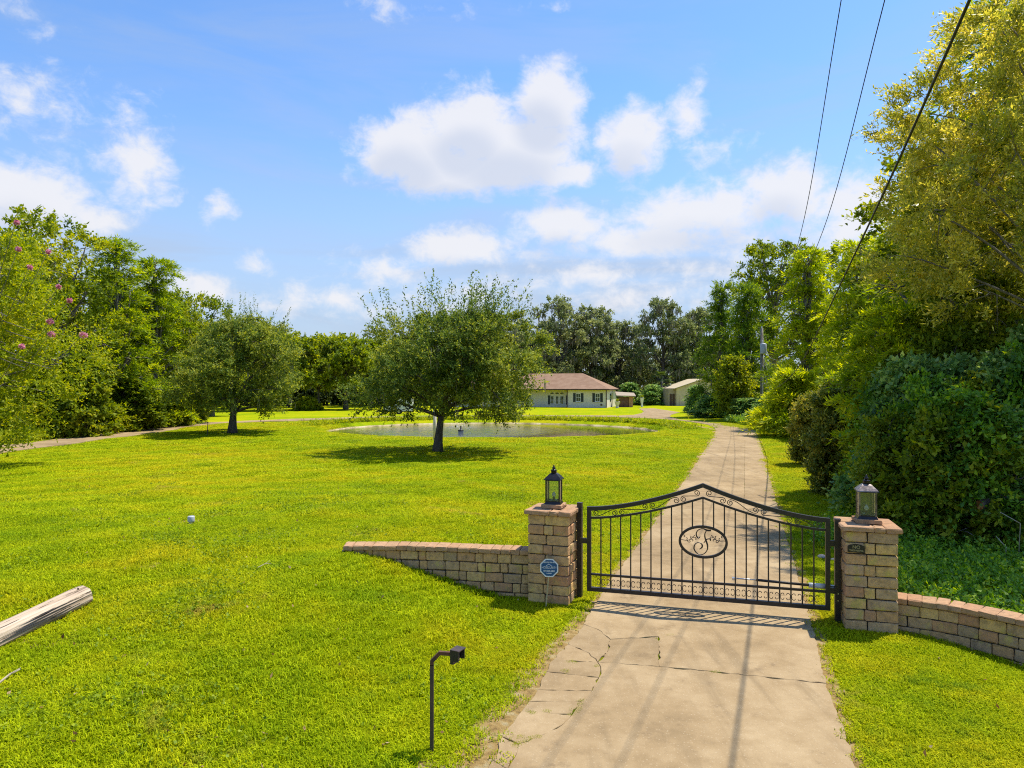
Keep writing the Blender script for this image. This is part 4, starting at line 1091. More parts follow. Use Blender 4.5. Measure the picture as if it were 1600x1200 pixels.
uC = make_tree('shrub', 'sprawling mid green shrub hanging over the ground cover', 'shrub', at(1478, 14.6), 14.6, 3.0, 1.35, 'oak', 105, zb=.0, multi=3, tr=.04, trunk_name='stems', group=G6, dens=.85, scale_leaf=.55, tint=.0, over=dict(sl=.5, K=20))
make_tree('young_tree', 'upright yellow-green sapling rising behind the plaque pillar lantern', 'tree', at(1398, 18.5), 18.5, 5.6, 1.35, 'cypress', 106, zb=.12, tr=.05, dens=.8, scale_leaf=.6, tint=.05, over=dict(sl=.7, prof=prof_round))
make_tree('young_tree', 'leafy olive sapling between the yellow tree and the dark shrubs', 'tree', at(1545, 17.2), 17.2, 6.2, 1.7, 'oak', 107, zb=.15, tr=.06, dens=.8, scale_leaf=.62, tint=.08, over=dict(sl=.6))
for (src, px, d, rz, s, lab) in ((uC, 1600, 13.9, 2.1, (.9, .85), 'sprawling shrub at the photo edge above the low wall'), (uE, 1450, 15.4, 1.4, (.85, 1.1), 'vine covered thicket just beside the pillar lantern'), (uD, 1545, 15.4, 2.9, (1.1, 1.3), 'bright small leaved shrub above the sawn branch'), (uE, 1390, 17.6, 4.1, (.9, 1.15), 'loose thicket behind the small leaved bright shrub'), (uD, 1352, 19.2, 1.0, (.8, .7), 'low bright shrub at the foot of the rounded verge bush'), (uE, 1620, 14.6, 5.2, (1.0, 1.3), 'tall loose thicket at the photo edge'), (uD, 1500, 17.0, .4, (1.3, 1.7), 'tall bright shrub deep in the gate undergrowth'), (uA, 1585, 15.2, 1.3, (.95, 1.0), 'dark shrub at the photo edge behind the cut branch'), (uA, 1404, 21, 2.5, (.85, .75), 'dark shrub between verge bush and gate lantern'), (uB, 1460, 20.5, 3.6, (1.3, 1.3), 'taller dark shrub behind the pale leaved one'),
                                (uA, 1540, 21, 4.8, (1.3, 1.4), 'tall dark shrub deep behind the yellow tree stems'), (uB, 1388, 27, .7, (1.2, 1.0), 'dark shrub behind the rounded verge bush'), (uA, 1334, 33, 5.5, (1.0, .8), 'dark shrub further up the verge past the pale bush'),
                                (uB, 1280, 43, 2.0, (1.1, .7), 'dark shrub below the drooping cypress branches'), (uA, 1560, 14.4, 3.4, (.8, .72), 'low dark shrub just above the cut branch'), (uB, 1475, 17.6, .3, (1.0, 1.05), 'dark shrub between the lantern shrub and the pale leaved one'), (uA, 1655, 15.5, 2.2, (1.1, 1.2), 'dark shrub just beyond the frame behind the low wall'),
                                (uA, 1088, 88, 1.0, (1.1, .85), 'round olive shrub in front of the tan shed wall'), (uB, 1205, 60, 3.0, (1.4, .6), 'dark shrub at the base of the utility pole'), (uA, 1110, 74, 4.0, (1.4, .6), 'dark shrub at the drive bend under the conical tree'),
                                (uA, 1165, 65, 5.0, (1.3, .55), 'dark shrub below the light green young tree'), (uB, 1020, 121, 2.6, (1.6, .9), 'pale green shrub by the shed beside the palm'), (uA, 985, 124, .5, (1.8, 1.0), 'dark shrub behind the brick pier')):
    copy_tree(src, at(px, d), d, rz, s, lab)


def leaf_carpet(name, label, n, xy, hfun, ln, wd, mat, seed, up=.6, m=6, sl=.22):
    lv = Leaves(seed); g = lv.g; x, y = xy(g, n); z = height(x, y) + hfun(g, x, y)
    d = unit(g.normal(0, .6, (len(x), 3)) + np.array([0, 0, up]))
    sprays(lv, np.stack([x, y, z], 1), d, sl, m, ln, wd, np.clip(g.normal(.5, .22, len(x)), 0, 1), .1, .95)
    return tag(link(bpy.data.objects.new(name, lv.mesh(name, MT[mat]))), label, None, None, 'stuff')


def cover_xy(g, n):
    y = g.uniform(9.2, 16.5, n); x = g.uniform(5.2, 13, n); k = (x > 5.75 + np.maximum(0, (y - 10.6)) * .22 + .3 * np.sin(y * 2)) & (x < .80 * y + 1) & (y > 9.9 - (x - 5.4) * .75)
    return x[k], y[k]


leaf_carpet('ground_cover', 'leafy green ground cover behind the low curved wall', 13000, cover_xy, lambda g, x, y: g.uniform(0, .26, len(x)) * np.clip((y - 8.5) / 3, .3, 1), .07, .045, 'cover', 201)


def litter_xy(g, n):
    y = 5.5 + 22 * g.random(n) ** 1.4; x = g.uniform(-1, 1, n) * (.76 * y); k = (x < drive_left(y) - .05) | (x > drive_right(y) + .05); return x[k], y[k]


leaf_carpet('fallen_leaves', 'scattered dry brown leaves lying on the lawn', 420, litter_xy, lambda g, x, y: g.uniform(.025, .045, len(x)), .055, .03, 'dead_leaf', 205, .1, 1, .03)


def clover_xy(g, n):
    c = np.array([(g.uniform(-.74, .3) * yy, yy) for yy in 5.5 + 16 * g.random(60) ** 1.3]); i = g.integers(0, 60, n); r = g.normal(0, .28, (n, 2)) * (1 + .5 * g.random((n, 1)))
    x, y = c[i, 0] + r[:, 0], c[i, 1] + r[:, 1]; k = (x < drive_left(y) - .15) & (g.random(n) < .9); return x[k], y[k]


leaf_carpet('lawn_weeds', 'low broad leaved weeds in darker patches of the lawn', 5200, clover_xy, lambda g, x, y: g.uniform(.01, .045, len(x)), .035, .028, 'clover', 206, .35, 4, .05)


def verge_xy(g, n):
    y = 15 + 50 * g.random(n) ** 1.2; x = drive_right(y) + np.interp(y, [15, 22, 30, 45, 65], [3.9, 3.6, 3.2, 3.0, 1.8]) + g.exponential(1.0, n); return x, y


leaf_carpet('tall_weeds', 'tall weeds at the foot of the trees along the drive', 5200, verge_xy, lambda g, x, y: g.uniform(0, .35, len(x)), .34, .03, 'cover', 202, 1.4, 7, .4)


def path_xy(g, n):
    s = g.uniform(0, 1, n); P = np.array([(p.x, p.y) for p in pcs[22:]]); i = s * (len(P) - 1); k = i.astype(int).clip(0, len(P) - 2); q = P[k] + (P[k + 1] - P[k]) * (i - k)[:, None]
    tv = unit(P[k + 1] - P[k]); w = 2.1 + g.exponential(1.1, n)
    return q[:, 0] + tv[:, 1] * w, q[:, 1] - tv[:, 0] * w


leaf_carpet('path_weeds', 'rough grass between the curving path and the shrubs', 5000, path_xy, lambda g, x, y: g.uniform(0, .25, len(x)), .42, .045, 'reed', 203, 1.5, 6, .4)


def bank_xy(g, n):
    a = g.uniform(-.15, PI + .15, n); r = 1.07 + g.exponential(.05, n); uu = PR[0] * r * np.cos(a); vv = PR[1] * r * np.sin(a)
    return PC[0] + uu * math.cos(PT) - vv * math.sin(PT), PC[1] + uu * math.sin(PT) + vv * math.cos(PT)


leaf_carpet('bank_grass', 'taller grass fringe along the far bank of the pond', 3600, bank_xy, lambda g, x, y: g.uniform(-.05, .08, len(x)), .30, .05, 'reed', 204, 1.8, 6, .2)


# palm by the shed
def palm(x, y, H, label):
    root = empty('palm_tree', (x, y, 0)); tag(root, label, 'palm')
    MB().tube([(0, 0, -.1), (.1, 0, H * .5), (.15, .05, H)], [.22, .18, .17], 9).build('trunk', MT['bark_grey'], root, True)
    g = np.random.default_rng(3)
    for k in range(22):
        lv = Leaves(300 + k); a = g.uniform(0, 2 * PI); e = g.uniform(-.6, 1.1); L = 1.5
        d = np.array([math.cos(a) * math.cos(e), math.sin(a) * math.cos(e), math.sin(e)]); tip = np.array([.15, .05, H]) + d * L * .8
        n = 16; sd = unit(np.cross(d, [0, 0, 1])); an = np.linspace(-1.3, 1.3, n); dd = unit(d * np.cos(an)[:, None] + sd * np.sin(an)[:, None] + np.array([0, 0, -.15]))
        lv.add(np.tile(tip, (n, 1)), dd, unit(np.cross(dd, np.tile([0, 0, 1.], (n, 1)))), np.full(n, .95), np.full(n, .14), np.full(n, g.uniform(.2, .9)))
        fo = link(bpy.data.objects.new('frond', lv.mesh('frond', MT['palm'])), root)
        MB().tube([(.15, .05, H), Vector(tip)], [.03, .02], 5).build('stalk', MT['palm'], fo)


palm(at(1033, 124), 124, 4.6, 'fan palm with green fronds between house and shed')

# ------------------------------------------------------------------ utility pole and its wires
pole_x, pole_y = 23.5, 65.0
up_ = empty('utility_pole', (pole_x, pole_y, gz(pole_x, pole_y))); tag(up_, 'grey wooden utility pole with transformer among the driveway trees', 'utility pole')
MB().tube([(0, 0, -.3), (0, 0, 4), (0, 0, 8.75)], [.17, .155, .125], 12).build('shaft', MT['bark_grey'], up_, True)
tf = MB().lathe([(.05, -.02), (.27, 0), (.29, .06), (.29, .86), (.24, .95), (.05, 1.0)], 16, (0, -.40, 6.35)).build('transformer', MT['transformer'], up_, True)
MB().lathe([(.05, 0), (.07, .06), (.04, .12), (.07, .18), (.03, .28)], 10, (-.08, -.40, 7.34)).build('bushing', MT['white'], tf)
MB().span((-.05, -.16, 6.5), (.05, .0, 7.2)).build('bracket', MT['steel'], up_)
ct = MB(); ct.tube([(-.05, -.05, 8.1), (-.45, -.1, 8.25)], .03, 6); ct.lathe([(.04, -.2), (.07, -.1), (.05, 0), (.07, .1), (.03, .2)], 10, (-.5, -.1, 8.15)); ct.build('fuse_cutout', MT['white'], up_)
MB().lathe([(.05, 0), (.07, .08), (.03, .2)], 10, (0, 0, 8.75)).build('insulator', MT['white'], up_)
MB().tube([(.0, -.18, .1), (0, -.17, 4.9)], .05, 8).build('conduit', MT['chrome'], up_)


def spline(P, n=60):
    P = [Vector(p) for p in P]; Q = [P[0] * 2 - P[1]] + P + [P[-1] * 2 - P[-2]]; res = []
    seg = len(P) - 1
    for i in range(n):
        u = i / (n - 1) * seg; k = min(int(u), seg - 1); t = u - k; a, b, c, d = Q[k:k + 4]
        res.append(.5 * ((2 * b) + (c - a) * t + (2 * a - 5 * b + 4 * c - d) * t * t + (3 * b - a - 3 * c + d) * t ** 3))
    return res


def wire(name, label, P, r, mat='wire', n=70): tag(MB().tube(spline(P, n), r, 6).build(name, MT[mat], None, True), label, 'power line', 'overhead power lines')


wire('power_line', 'thin overhead wire furthest from the trees', [(23.5, 65, 8.95), (18.7, 50.5, 7.95), (12.6, 33, 7.15), (7.46, 17.9, 7.23), (4.77, 10, 8.94), (2.4, 3, 10.9), (-1, -7, 14.0)], [.0075] * 70)
wire('power_line', 'thin middle overhead wire of the three', [(23.62, 65, 8.3), (18.6, 50.0, 7.6), (13, 33, 7.0), (8.0, 17.9, 7.23), (5.4, 10, 8.94), (3.1, 3, 10.9), (-.2, -7, 14.0)], [.008] * 70)
wire('power_line', 'thick dark cable crossing the yellow tree', [(23.6, 64.85, 5.6), (22.1, 60, 4.0), (19.9, 54, 3.15), (16.2, 42, 3.35), (12.5, 30, 4.3), (6.96, 14, 6.06), (4.57, 6.9, 7.2), (3.2, 3, 8.0), (.2, -6, 9.9)], [.0165] * 70)
for i, (P, lab) in enumerate((([(23.55, 64.8, 7.9), (23.8, 64.4, 6.3), (24.4, 63.5, 5.7)], 'short pale drop wire hanging beside the transformer'),
                              ([(23.55, 64.8, 6.1), (23.9, 64, 4.2), (24.4, 63, 3.2)], 'pale drop wire curving from below the transformer'), ([(23.5, 64.8, 5.4), (23.75, 64, 3.4), (24.2, 63, 2.3)], 'lowest pale drop wire on the utility pole'))):
    tag(MB().tube(spline(P, 16), .022, 5).build('drop_wire', MT['wire_light'], None, True), lab, 'cable', 'drop wires on the pole')

# ------------------------------------------------------------------ gate pillars
TH = math.radians(-16.0)
U = Vector((math.cos(TH), math.sin(TH), 0)); Vv = Vector((-math.sin(TH), math.cos(TH), 0))
O_ = Vector((.239, 10.74, 0))          # front corner of the first pillar
PW = .66; SPAN = 4.51


def UV(s, v_, z=0): return O_ + U * s + Vv * v_ + Vector((0, 0, z))


_stone_cache = {}


def stone_mesh(sx, sy, sz, var, mat, rough=1.0):
    key = (round(sx, 2), round(sy, 2), round(sz, 2), var, mat.name)
    if key in _stone_cache: return _stone_cache[key]
    r = random.Random(hash((key[0], key[1], key[2], var)) & 0xffff)
    bm = bmesh.new(); bmesh.ops.create_cube(bm, size=1.0)
    for v_ in bm.verts: v_.co = Vector((v_.co.x * key[0], v_.co.y * key[1], v_.co.z * key[2]))
    bmesh.ops.bevel(bm, geom=bm.edges[:], offset=.019 * rough, segments=2, profile=.6, affect='EDGES')
    for v_ in bm.verts: v_.co += Vector((r.uniform(-1, 1), r.uniform(-1, 1), r.uniform(-1, 1))) * .0055 * rough
    me = bpy.data.meshes.new('stone'); bm.to_mesh(me); bm.free(); me.materials.append(mat)
    me.polygons.foreach_set('use_smooth', [False] * len(me.polygons))
    _stone_cache[key] = me; return me


def put_stone(name, parent, c, size, mat, rz=0.0, r=rnd, gap=.010, tilt=.007):
    me = stone_mesh(size[0] - gap, size[1] - gap, size[2] - gap, r.randint(0, 3), mat)
    o = bpy.data.objects.new(name, me); o.location = c; o.rotation_euler = (r.uniform(-tilt, tilt), r.uniform(-tilt, tilt), rz + r.uniform(-tilt, tilt) + (PI if r.random() < .5 and False else 0)); return link(o, parent)


def pillar(loc, label, courses, seed, rows, turn=TH):
    r = random.Random(seed); root = empty('gate_pillar', loc, turn); tag(root, label, 'pillar', 'stone gate pillars')
    h = .152; D = .15
    MB().span((.03, .03, -.2), (PW - .03, PW - .03, courses * h + .01)).build('core', MT['core'], root)
    for k in range(-1, courses):
        z = (k + .5) * h; js = rows[k % len(rows)]
        for front in (True, False):
            e = [0] + [j * PW for j in (js if front else [1 - q for q in js][::-1])] + [PW]
            for a, b in zip(e, e[1:]):
                j = r.uniform(-.011, .011); put_stone('stone', root, ((a + b) / 2, (D / 2 if front else PW - D / 2) + j, z), (b - a, D, h), MT['stone'], 0, r)
        for sx in (0, 1):
            e = [D, D + (PW - 2 * D) * r.choice((.45, .55, .62)), PW - D]
            for a, b in zip(e, e[1:]):
                j = r.uniform(-.011, .011); put_stone('stone', root, ((D / 2 if not sx else PW - D / 2) + j, (a + b) / 2, z), (D, b - a, h), MT['stone'], 0, r)
    zc = courses * h; o = .045
    for (a, b) in (((-o, .36), (.36, .50), (.50, PW + o))):
        for (c, d) in ((-o, PW * .5), (PW * .5, PW + o)):
            put_stone('cap_stone', root, ((a + b) / 2, (c + d) / 2, zc + .036), (b - a, d - c, .072), MT['cap'], 0, r, .004, .003)
    for k in (0, 1): put_stone('lantern_block', root, (PW / 2, PW / 2 - .085 + .17 * k, zc + .072 + .033), (.33, .17, .066), MT['cap'], 0, r, .004, .003)
    return root, zc + .138


HP = 9
p1, top1 = pillar(O_, 'tan stone gate pillar with blue security sign in front', HP, 301, [[.43], [.38, .60], [.45], [.40, .62]], math.radians(-20))
p2, top2 = pillar(UV(SPAN, 0, .0), 'tan stone gate pillar carrying the no trespassing plaque', HP, 302, [[.42], [.36, .58], [.41], [.36, .57]])


def lantern(loc, label, mat, seed, w=.21, h=.345):
    root = empty('lantern', loc, TH + math.radians(2 if seed == 1 else -2)); tag(root, label, 'lantern', 'lanterns on the gate pillars'); hw = w / 2
    MB().frustum((0, 0, .0), (w + .05, w + .05), (w + .02, w + .02), .035).build('base', MT['lantern'], root)
    for sx in (-1, 1):
        for sy in (-1, 1): MB().span((sx * hw - .011, sy * hw - .011, .035), (sx * hw + .011, sy * hw + .011, .035 + h)).build('post', mat, root)
    for k, (a, b) in enumerate((((-hw + .011, -hw - .002), (hw - .011, -hw + .002)), ((-hw + .011, hw - .002), (hw - .011, hw + .002)), ((-hw - .002, -hw + .011), (-hw + .002, hw - .011)), ((hw - .002, -hw + .011), (hw + .002, hw - .011)))):
        MB().span((a[0], a[1], .036), (b[0], b[1], .034 + h)).build('pane', MT['glass'], root)
    rail = MB()
    for zz in (.036, .02 + h):
        for s in (-1, 1): rail.span((-hw + .012, s * hw - .009, zz), (hw - .012, s * hw + .009, zz + .016)); rail.span((s * hw - .009, -hw + .012, zz), (s * hw + .009, hw - .012, zz + .016))
    rail.build('rail', MT['lantern'], root)
    rf = MB(); z = .035 + h; rf.frustum((0, 0, z), (w + .07, w + .07), (w + .06, w + .06), .014)
    prev = w + .055
    for k, (ws, zz) in enumerate(((w + .0, .045), (w * .62, .085), (w * .44, .098))):
        rf.frustum((0, 0, z + (.014, .045, .085)[k]), (prev, prev), (ws, ws), zz - (.014, .045, .085)[k]); prev = ws
    r_ = rf.build('lantern_roof', mat, root)
    cp = MB(); cp.lathe([(.04, 0), (.046, .012), (.046, .04), (.055, .045), (.02, .06)], 14, (0, 0, z + .098)); cp.lathe([(.010, 0), (.026, .012), (.030, .024), (.018, .040), (.010, .048), (.014, .056), (.006, .07)], 12, (0, 0, z + .154)); cp.build('finial', MT['lantern'], r_, True)
    MB().lathe([(.055, 0), (.055, .012), (.02, .02), (.02, .05)], 14, (0, 0, .05)).build('lamp_socket', MT['lantern'], root)
    MB().lathe([(.012, 0), (.026, .02), (.030, .045), (.018, .07), (.004, .085)], 12, (0, 0, .10)).build('bulb', MT['sign_white'], root, True)


lantern(p1.location + Vector((PW / 2 * (math.cos(.349) + math.sin(.349)), PW / 2 * (math.cos(.349) - math.sin(.349)), top1)), 'black glass lantern on the pillar with the blue sign', MT['lantern'], 1)
lantern(p2.location + U * PW / 2 + Vv * PW / 2 + Vector((0, 0, top2)), 'worn silvery lantern on the pillar with the plaque', MT['worn_metal'], 2)

# plaque
pq = empty('plaque', p2.location + U * .135 + Vv * -.008 + Vector((0, 0, 1.135)), TH); tag(pq, 'small dark NO TRESPASSING plaque with arched top on a pillar', 'sign')
n = 10; pts = [(-.105, -.05), (.105, -.05), (.105, .035)] + [(.105 - .21 * k / n, .035 + .028 * math.sin(PI * k / n)) for k in range(1, n)] + [(-.105, .035)]
mesh_obj('plate', [(a, -.012, b) for a, b in pts] + [(a, .006, b) for a, b in pts], [tuple(range(len(pts)))] + [(k, len(pts) + k, len(pts) + (k + 1) % len(pts), (k + 1) % len(pts)) for k in range(len(pts))], MT['plaque'], pq)
text('lettering', 'NO', .062, MT['plaque_letter'], pq, (0, -.0135, .022), (PI / 2, 0, 0), .0015, 1.0, .001)
text('lettering', 'TRESPASSING', .034, MT['plaque_letter'], pq, (0, -.0135, -.024), (PI / 2, 0, 0), .0015, .86, .0008)

# blue yard sign in front of the first pillar
sp_ = gp(855, 945); sg = empty('yard_sign', (sp_.x, sp_.y - .10, 0), math.radians(-6)); tag(sg, 'blue octagonal security yard sign on a pale stake', 'sign')
MB().add(*(lambda q: (q.v, q.f))(MB().tube([(-.03, 0, -.05), (.03, .0, .62)], .009, 6))).build('stake', MT['stake'], sg)
def octagon(r): return [(r * math.cos(PI / 8 + PI / 4 * k), r * math.sin(PI / 8 + PI / 4 * k)) for k in range(8)]
for nm, rr, y0, y1, mt in (('border', .148, -.018, -.010, 'sign_white'), ('panel', .129, -.021, -.0185, 'sign_blue')):
    q = octagon(rr); mesh_obj(nm, [(a + .025, y0, b + .60) for a, b in q] + [(a + .025, y1, b + .60) for a, b in q], [tuple(range(8)), tuple(range(15, 7, -1))] + [(k, 8 + k, 8 + (k + 1) % 8, (k + 1) % 8) for k in range(8)], MT[mt], sg)
for body, sz, zz, sxx in (('PROTECTED BY', .026, .685, .95), ('HDSECURITY', .046, .605, .84), ('877-530-5805', .036, .553, .84), ('LICENSED', .020, .518, .9)):
    text('lettering', body, sz, MT['sign_white'], sg, (.025, -.0225, zz), (PI / 2, 0, 0), .0008, sxx, .0007 if body[0] != 'H' else 0)
lg = MB(); lg.tube([(-.025, -.023, .628), (.02, -.023, .660), (.068, -.023, .628)], .0045, 5); lg.build('roof_logo', MT['sign_white'], sg)


# ------------------------------------------------------------------ low curved walls
def low_wall(name, label, curve, ztop, thick, seed, depth=.9):
    r = random.Random(seed); root = empty(name, (curve[0][0], curve[0][1], 0)); tag(root, label, 'wall', 'low stone walls beside the gate')
    C = [Vector((a, b, 0)) for a, b in curve]; C = spline(C, 80); L = [0]
    for a, b in zip(C, C[1:]): L.append(L[-1] + (b - a).length)
    o0 = Vector((curve[0][0], curve[0][1], 0))
    def P(s):
        s = min(max(s, 0), L[-1]); k = 0
        while k < len(L) - 2 and L[k + 1] < s: k += 1
        u_ = (s - L[k]) / (L[k + 1] - L[k]); p = C[k].lerp(C[k + 1], u_); t_ = (C[k + 1] - C[k]).normalized(); return p, math.atan2(t_.y, t_.x)
    hc = .088; h = .152; k = 0; z1 = ztop - hc
    core = MB()
    for a, b in zip(np.linspace(.02, L[-1] - .12, 40), np.linspace(.02, L[-1] - .12, 40)[1:]):
        pa, _ = P(a); pb, an = P(b); M = Matrix.Rotation(an, 3, 'Z'); lo = min(gz(pa.x, pa.y) - .1, z1 - .2)
        core.box((pa + pb) / 2 - o0 + Vector((0, 0, (lo + z1 - .01) / 2)), ((pb - pa).length * 1.02, thick - .06, z1 - .01 - lo), M)
    core.build('core', MT['core'], root)
    while z1 > -.25:
        s = 0.0; first = True
        while s < L[-1] - .04:
            w = r.choice((.13, .22, .24, .30, .30)); w = w * (.5 if first and k % 2 else 1); first = False
            w = min(w, L[-1] - s); p, an = P(s + w / 2)
            if min(gz(p.x, p.y - .2), gz(p.x, p.y + .2)) < z1 - .015 and w > .05:
                put_stone('stone', root, p - o0 + Vector((0, 0, z1 - h / 2)) + Vector((-math.sin(an), math.cos(an), 0)) * r.uniform(-.008, .008), (w, thick, h), MT['stone'], an, r)
            s += w
        z1 -= h; k += 1
    s = 0.0
    while s < L[-1] - .02:
        w = min(r.choice((.155, .17, .2)), L[-1] - s)
        if w < .06: break
        p, an = P(s + w / 2); put_stone('cap_stone', root, p - o0 + Vector((0, 0, ztop - hc / 2 + r.uniform(-.003, .003))), (w, thick + .07, hc), MT['cap'], an, r, .004); s += w
    return root


wl_a = UV(-.02, .30)
low_wall('low_wall', 'low brown stone wall running from the sign pillar into the lawn', [(wl_a.x, wl_a.y), (-.55, 11.20), (-1.4, 11.33), (-2.1, 11.38), (-2.78, 11.36)], .775, .26, 401)
wr_a = UV(SPAN + PW + .02, .30)
low_wall('low_wall', 'low stone wall curving away from the plaque pillar, ground cover behind', [(wr_a.x, wr_a.y), (5.85, 9.25), (6.35, 8.72), (6.85, 8.02), (7.25, 7.2)], .47, .26, 402)

# ------------------------------------------------------------------ the gate
GV = .33; S0, S1 = .88, 4.37; SM = (S0 + S1) / 2; HALF = (S1 - S0) / 2
gate = empty('gate', UV(S0, GV, 0), TH); tag(gate, 'black wrought iron driveway gate with oval letter F emblem', 'gate')


def ztop(s): t_ = 1 - abs(s - HALF) / HALF; return 1.475 + .43 * max(t_, 0) ** 1.62


def zin(s): t_ = 1 - abs(s - HALF) / HALF; return 1.30 + .39 * max(t_, 0) ** 1.62


WD = 2 * HALF; FW = .062
def bar(a, b, w, name, parent=gate):
    a, b = Vector(a), Vector(b); d = (b - a); M = d.to_track_quat('Z', 'Y').to_matrix(); q = MB(); q.box((a + b) / 2, (w, w, d.length), M); return q.build(name, MT['iron'], parent)


for s in (FW / 2, WD - FW / 2): bar((s, 0, .165), (s, 0, ztop(0) + .03 - .06), FW, 'stile')
bar((FW, 0, .195), (WD - FW, 0, .195), FW * .95, 'bottom_rail'); bar((FW, 0, .425), (WD - FW, 0, .425), .032, 'lower_rail')


def strip(fn, w, th_, name, s0, s1, n=28):
    q = MB(); ss = np.linspace(s0, s1, n); v = []; f = []
    for s in ss: v += [(s, -th_ / 2, fn(s) - w / 2), (s, th_ / 2, fn(s) - w / 2), (s, th_ / 2, fn(s) + w / 2), (s, -th_ / 2, fn(s) + w / 2)]
    for i in range(n - 1):
        for k in range(4): f.append((i * 4 + k, i * 4 + (k + 1) % 4, i * 4 + 4 + (k + 1) % 4, i * 4 + 4 + k))
    f += [(3, 2, 1, 0), tuple(4 * (n - 1) + k for k in range(4))]; return q.add(v, f).build(name, MT['iron'], gate)


strip(lambda s: ztop(s) - .03, .062, FW * .98, 'top_rail', 0, HALF); strip(lambda s: ztop(s) - .03, .062, FW * .98, 'top_rail', HALF + .001, WD)
strip(zin, .032, .03, 'arched_rail', FW, HALF); strip(zin, .032, .03, 'arched_rail', HALF + .001, WD - FW)
OC = (HALF, 1.03); OA, OB = .355, .245
ov = MB(); n = 48; v = []; f = []
for k in range(n):
    a = 2 * PI * k / n; ca_, sa = math.cos(a), math.sin(a); 
    for rr, yy in ((1.0, -.02), (1.0, .02), (.90, .02), (.90, -.02)):
        kx = OA if rr == 1 else OA - .036; kz = OB if rr == 1 else OB - .036; v.append((OC[0] + kx * ca_, yy, OC[1] + kz * sa))
for k in range(n):
    for j in range(4): f.append((k * 4 + j, k * 4 + (j + 1) % 4, ((k + 1) % n) * 4 + (j + 1) % 4, ((k + 1) % n) * 4 + j))
ov.add(v, f); ov.build('oval_ring', MT['iron'], gate)
for i in range(1, 22):
    s = FW + (WD - 2 * FW) * i / 22; dx = (s - OC[0]) / OA
    top = zin(s) - .01
    if abs(dx) < .97:
        hz = OB * math.sqrt(1 - dx * dx); bar((s, 0, .21), (s, 0, OC[1] - hz + .012), .019, 'picket'); bar((s, 0, OC[1] + hz - .012), (s, 0, top), .019, 'picket')
    else: bar((s, 0, .21), (s, 0, top), .019, 'picket')
    q = MB(); q.box((s, 0, .312), (.026, .026, .05))
    for sx_ in (-1, 1):
        for sz_ in (-1, 1):
            pts = []
            for k in range(9):
                a = k / 8 * 3.5; rr = .025 * (1 - .12 * a); pts.append((s + sx_ * (.012 + .030 - rr * math.cos(a)), 0, .312 + sz_ * (.012 + .028 + rr * math.sin(a) * .95 - .012)))
            q.tube(pts, .0052, 5)
    q.build('picket_scroll', MT['iron'], gate)


def spiral(c, r, a0, turns, dirn, n=18):
    return [(c[0] + r * (1 - .72 * k / n) * math.cos(a0 + dirn * turns * 2 * PI * k / n), 0, c[1] + r * (1 - .72 * k / n) * math.sin(a0 + dirn * turns * 2 * PI * k / n)) for k in range(n + 1)]


# S scrolls in the band under the top rail, mirrored about the peak
def band(s): return (ztop(s) - .062 + zin(s) + .016) / 2


for side in (1, -1):
    for (sa, sb, flip) in ((.10, .47, 1), (.50, .93, -1), (.96, 1.40, 1), (1.42, 1.70, -1)):
        for part in ((sa, sb, flip),):
            a, b, fl_ = part; ra = .047; q = MB()
            ma = lambda s: (HALF + side * (HALF - s) * -1) if side == 1 else (HALF + (HALF - s))
            za, zb_ = band(a + .03), band(b - .03)
            c1 = (a + .045, za + fl_ * .012); c2 = (b - .045, zb_ - fl_ * .012)
            p = spiral(c1, ra, fl_ * -PI / 2 if fl_ > 0 else PI / 2, 1.35, -1 if fl_ > 0 else 1)[::-1]
            p2_ = spiral(c2, ra, PI / 2 if fl_ > 0 else -PI / 2, 1.35, -1 if fl_ > 0 else 1)
            mid = [(c1[0] + (c2[0] - c1[0]) * u_, 0, (c1[1] - fl_ * ra) * (1 - u_) ** 2 * (1 + 2 * u_) + (c2[1] + fl_ * ra) * u_ * u_ * (3 - 2 * u_)) for u_ in np.linspace(.08, .92, 8)]
            pts = [(x if side == -1 else x, y, z) for x, y, z in p + mid + p2_]
            pts = [((x if side == 1 else 2 * HALF - x), y, z) for x, y, z in pts]
            q.tube(pts, .006, 5); q.build('scroll', MT['iron'], gate)
# the letter F, from thick and thin strokes (positions in an enlarged crop: 13.33 px per photo pixel)
def E(a, b): return (OC[0] + (a - 765) / 505 * (OA), -.004, OC[1] - (b - 618) / 342 * OB + (a - 765) / 505 * .0)


def stroke(pts, rs, name):
    P = spline([E(*p) for p in pts], 44); k = np.linspace(0, len(rs) - 1, 44); r_ = [float(np.interp(x, range(len(rs)), rs)) for x in k]
    q = MB().tube(P, [x * 1.3 for x in r_], 6); return q
fm = stroke([(930, 372), (850, 372), (770, 345), (690, 362), (635, 420), (630, 495), (670, 540), (710, 510)], [.010, .011, .006, .005, .006, .008, .009, .004], 'f').build('letter_f', MT['iron'], gate)
stroke([(835, 380), (805, 440), (805, 520), (835, 610), (858, 690), (850, 780), (790, 860), (710, 885), (630, 850), (580, 770), (600, 680), (670, 635), (740, 665), (745, 730), (690, 775)],
       [.005, .006, .008, .010, .009, .006, .005, .005, .007, .008, .006, .005, .008, .009, .004], 'f').build('letter_stroke', MT['iron'], fm)
stroke([(780, 640), (830, 570), (880, 548), (915, 555), (915, 590)], [.004, .006, .006, .008, .005], 'f').build('letter_stroke', MT['iron'], fm)
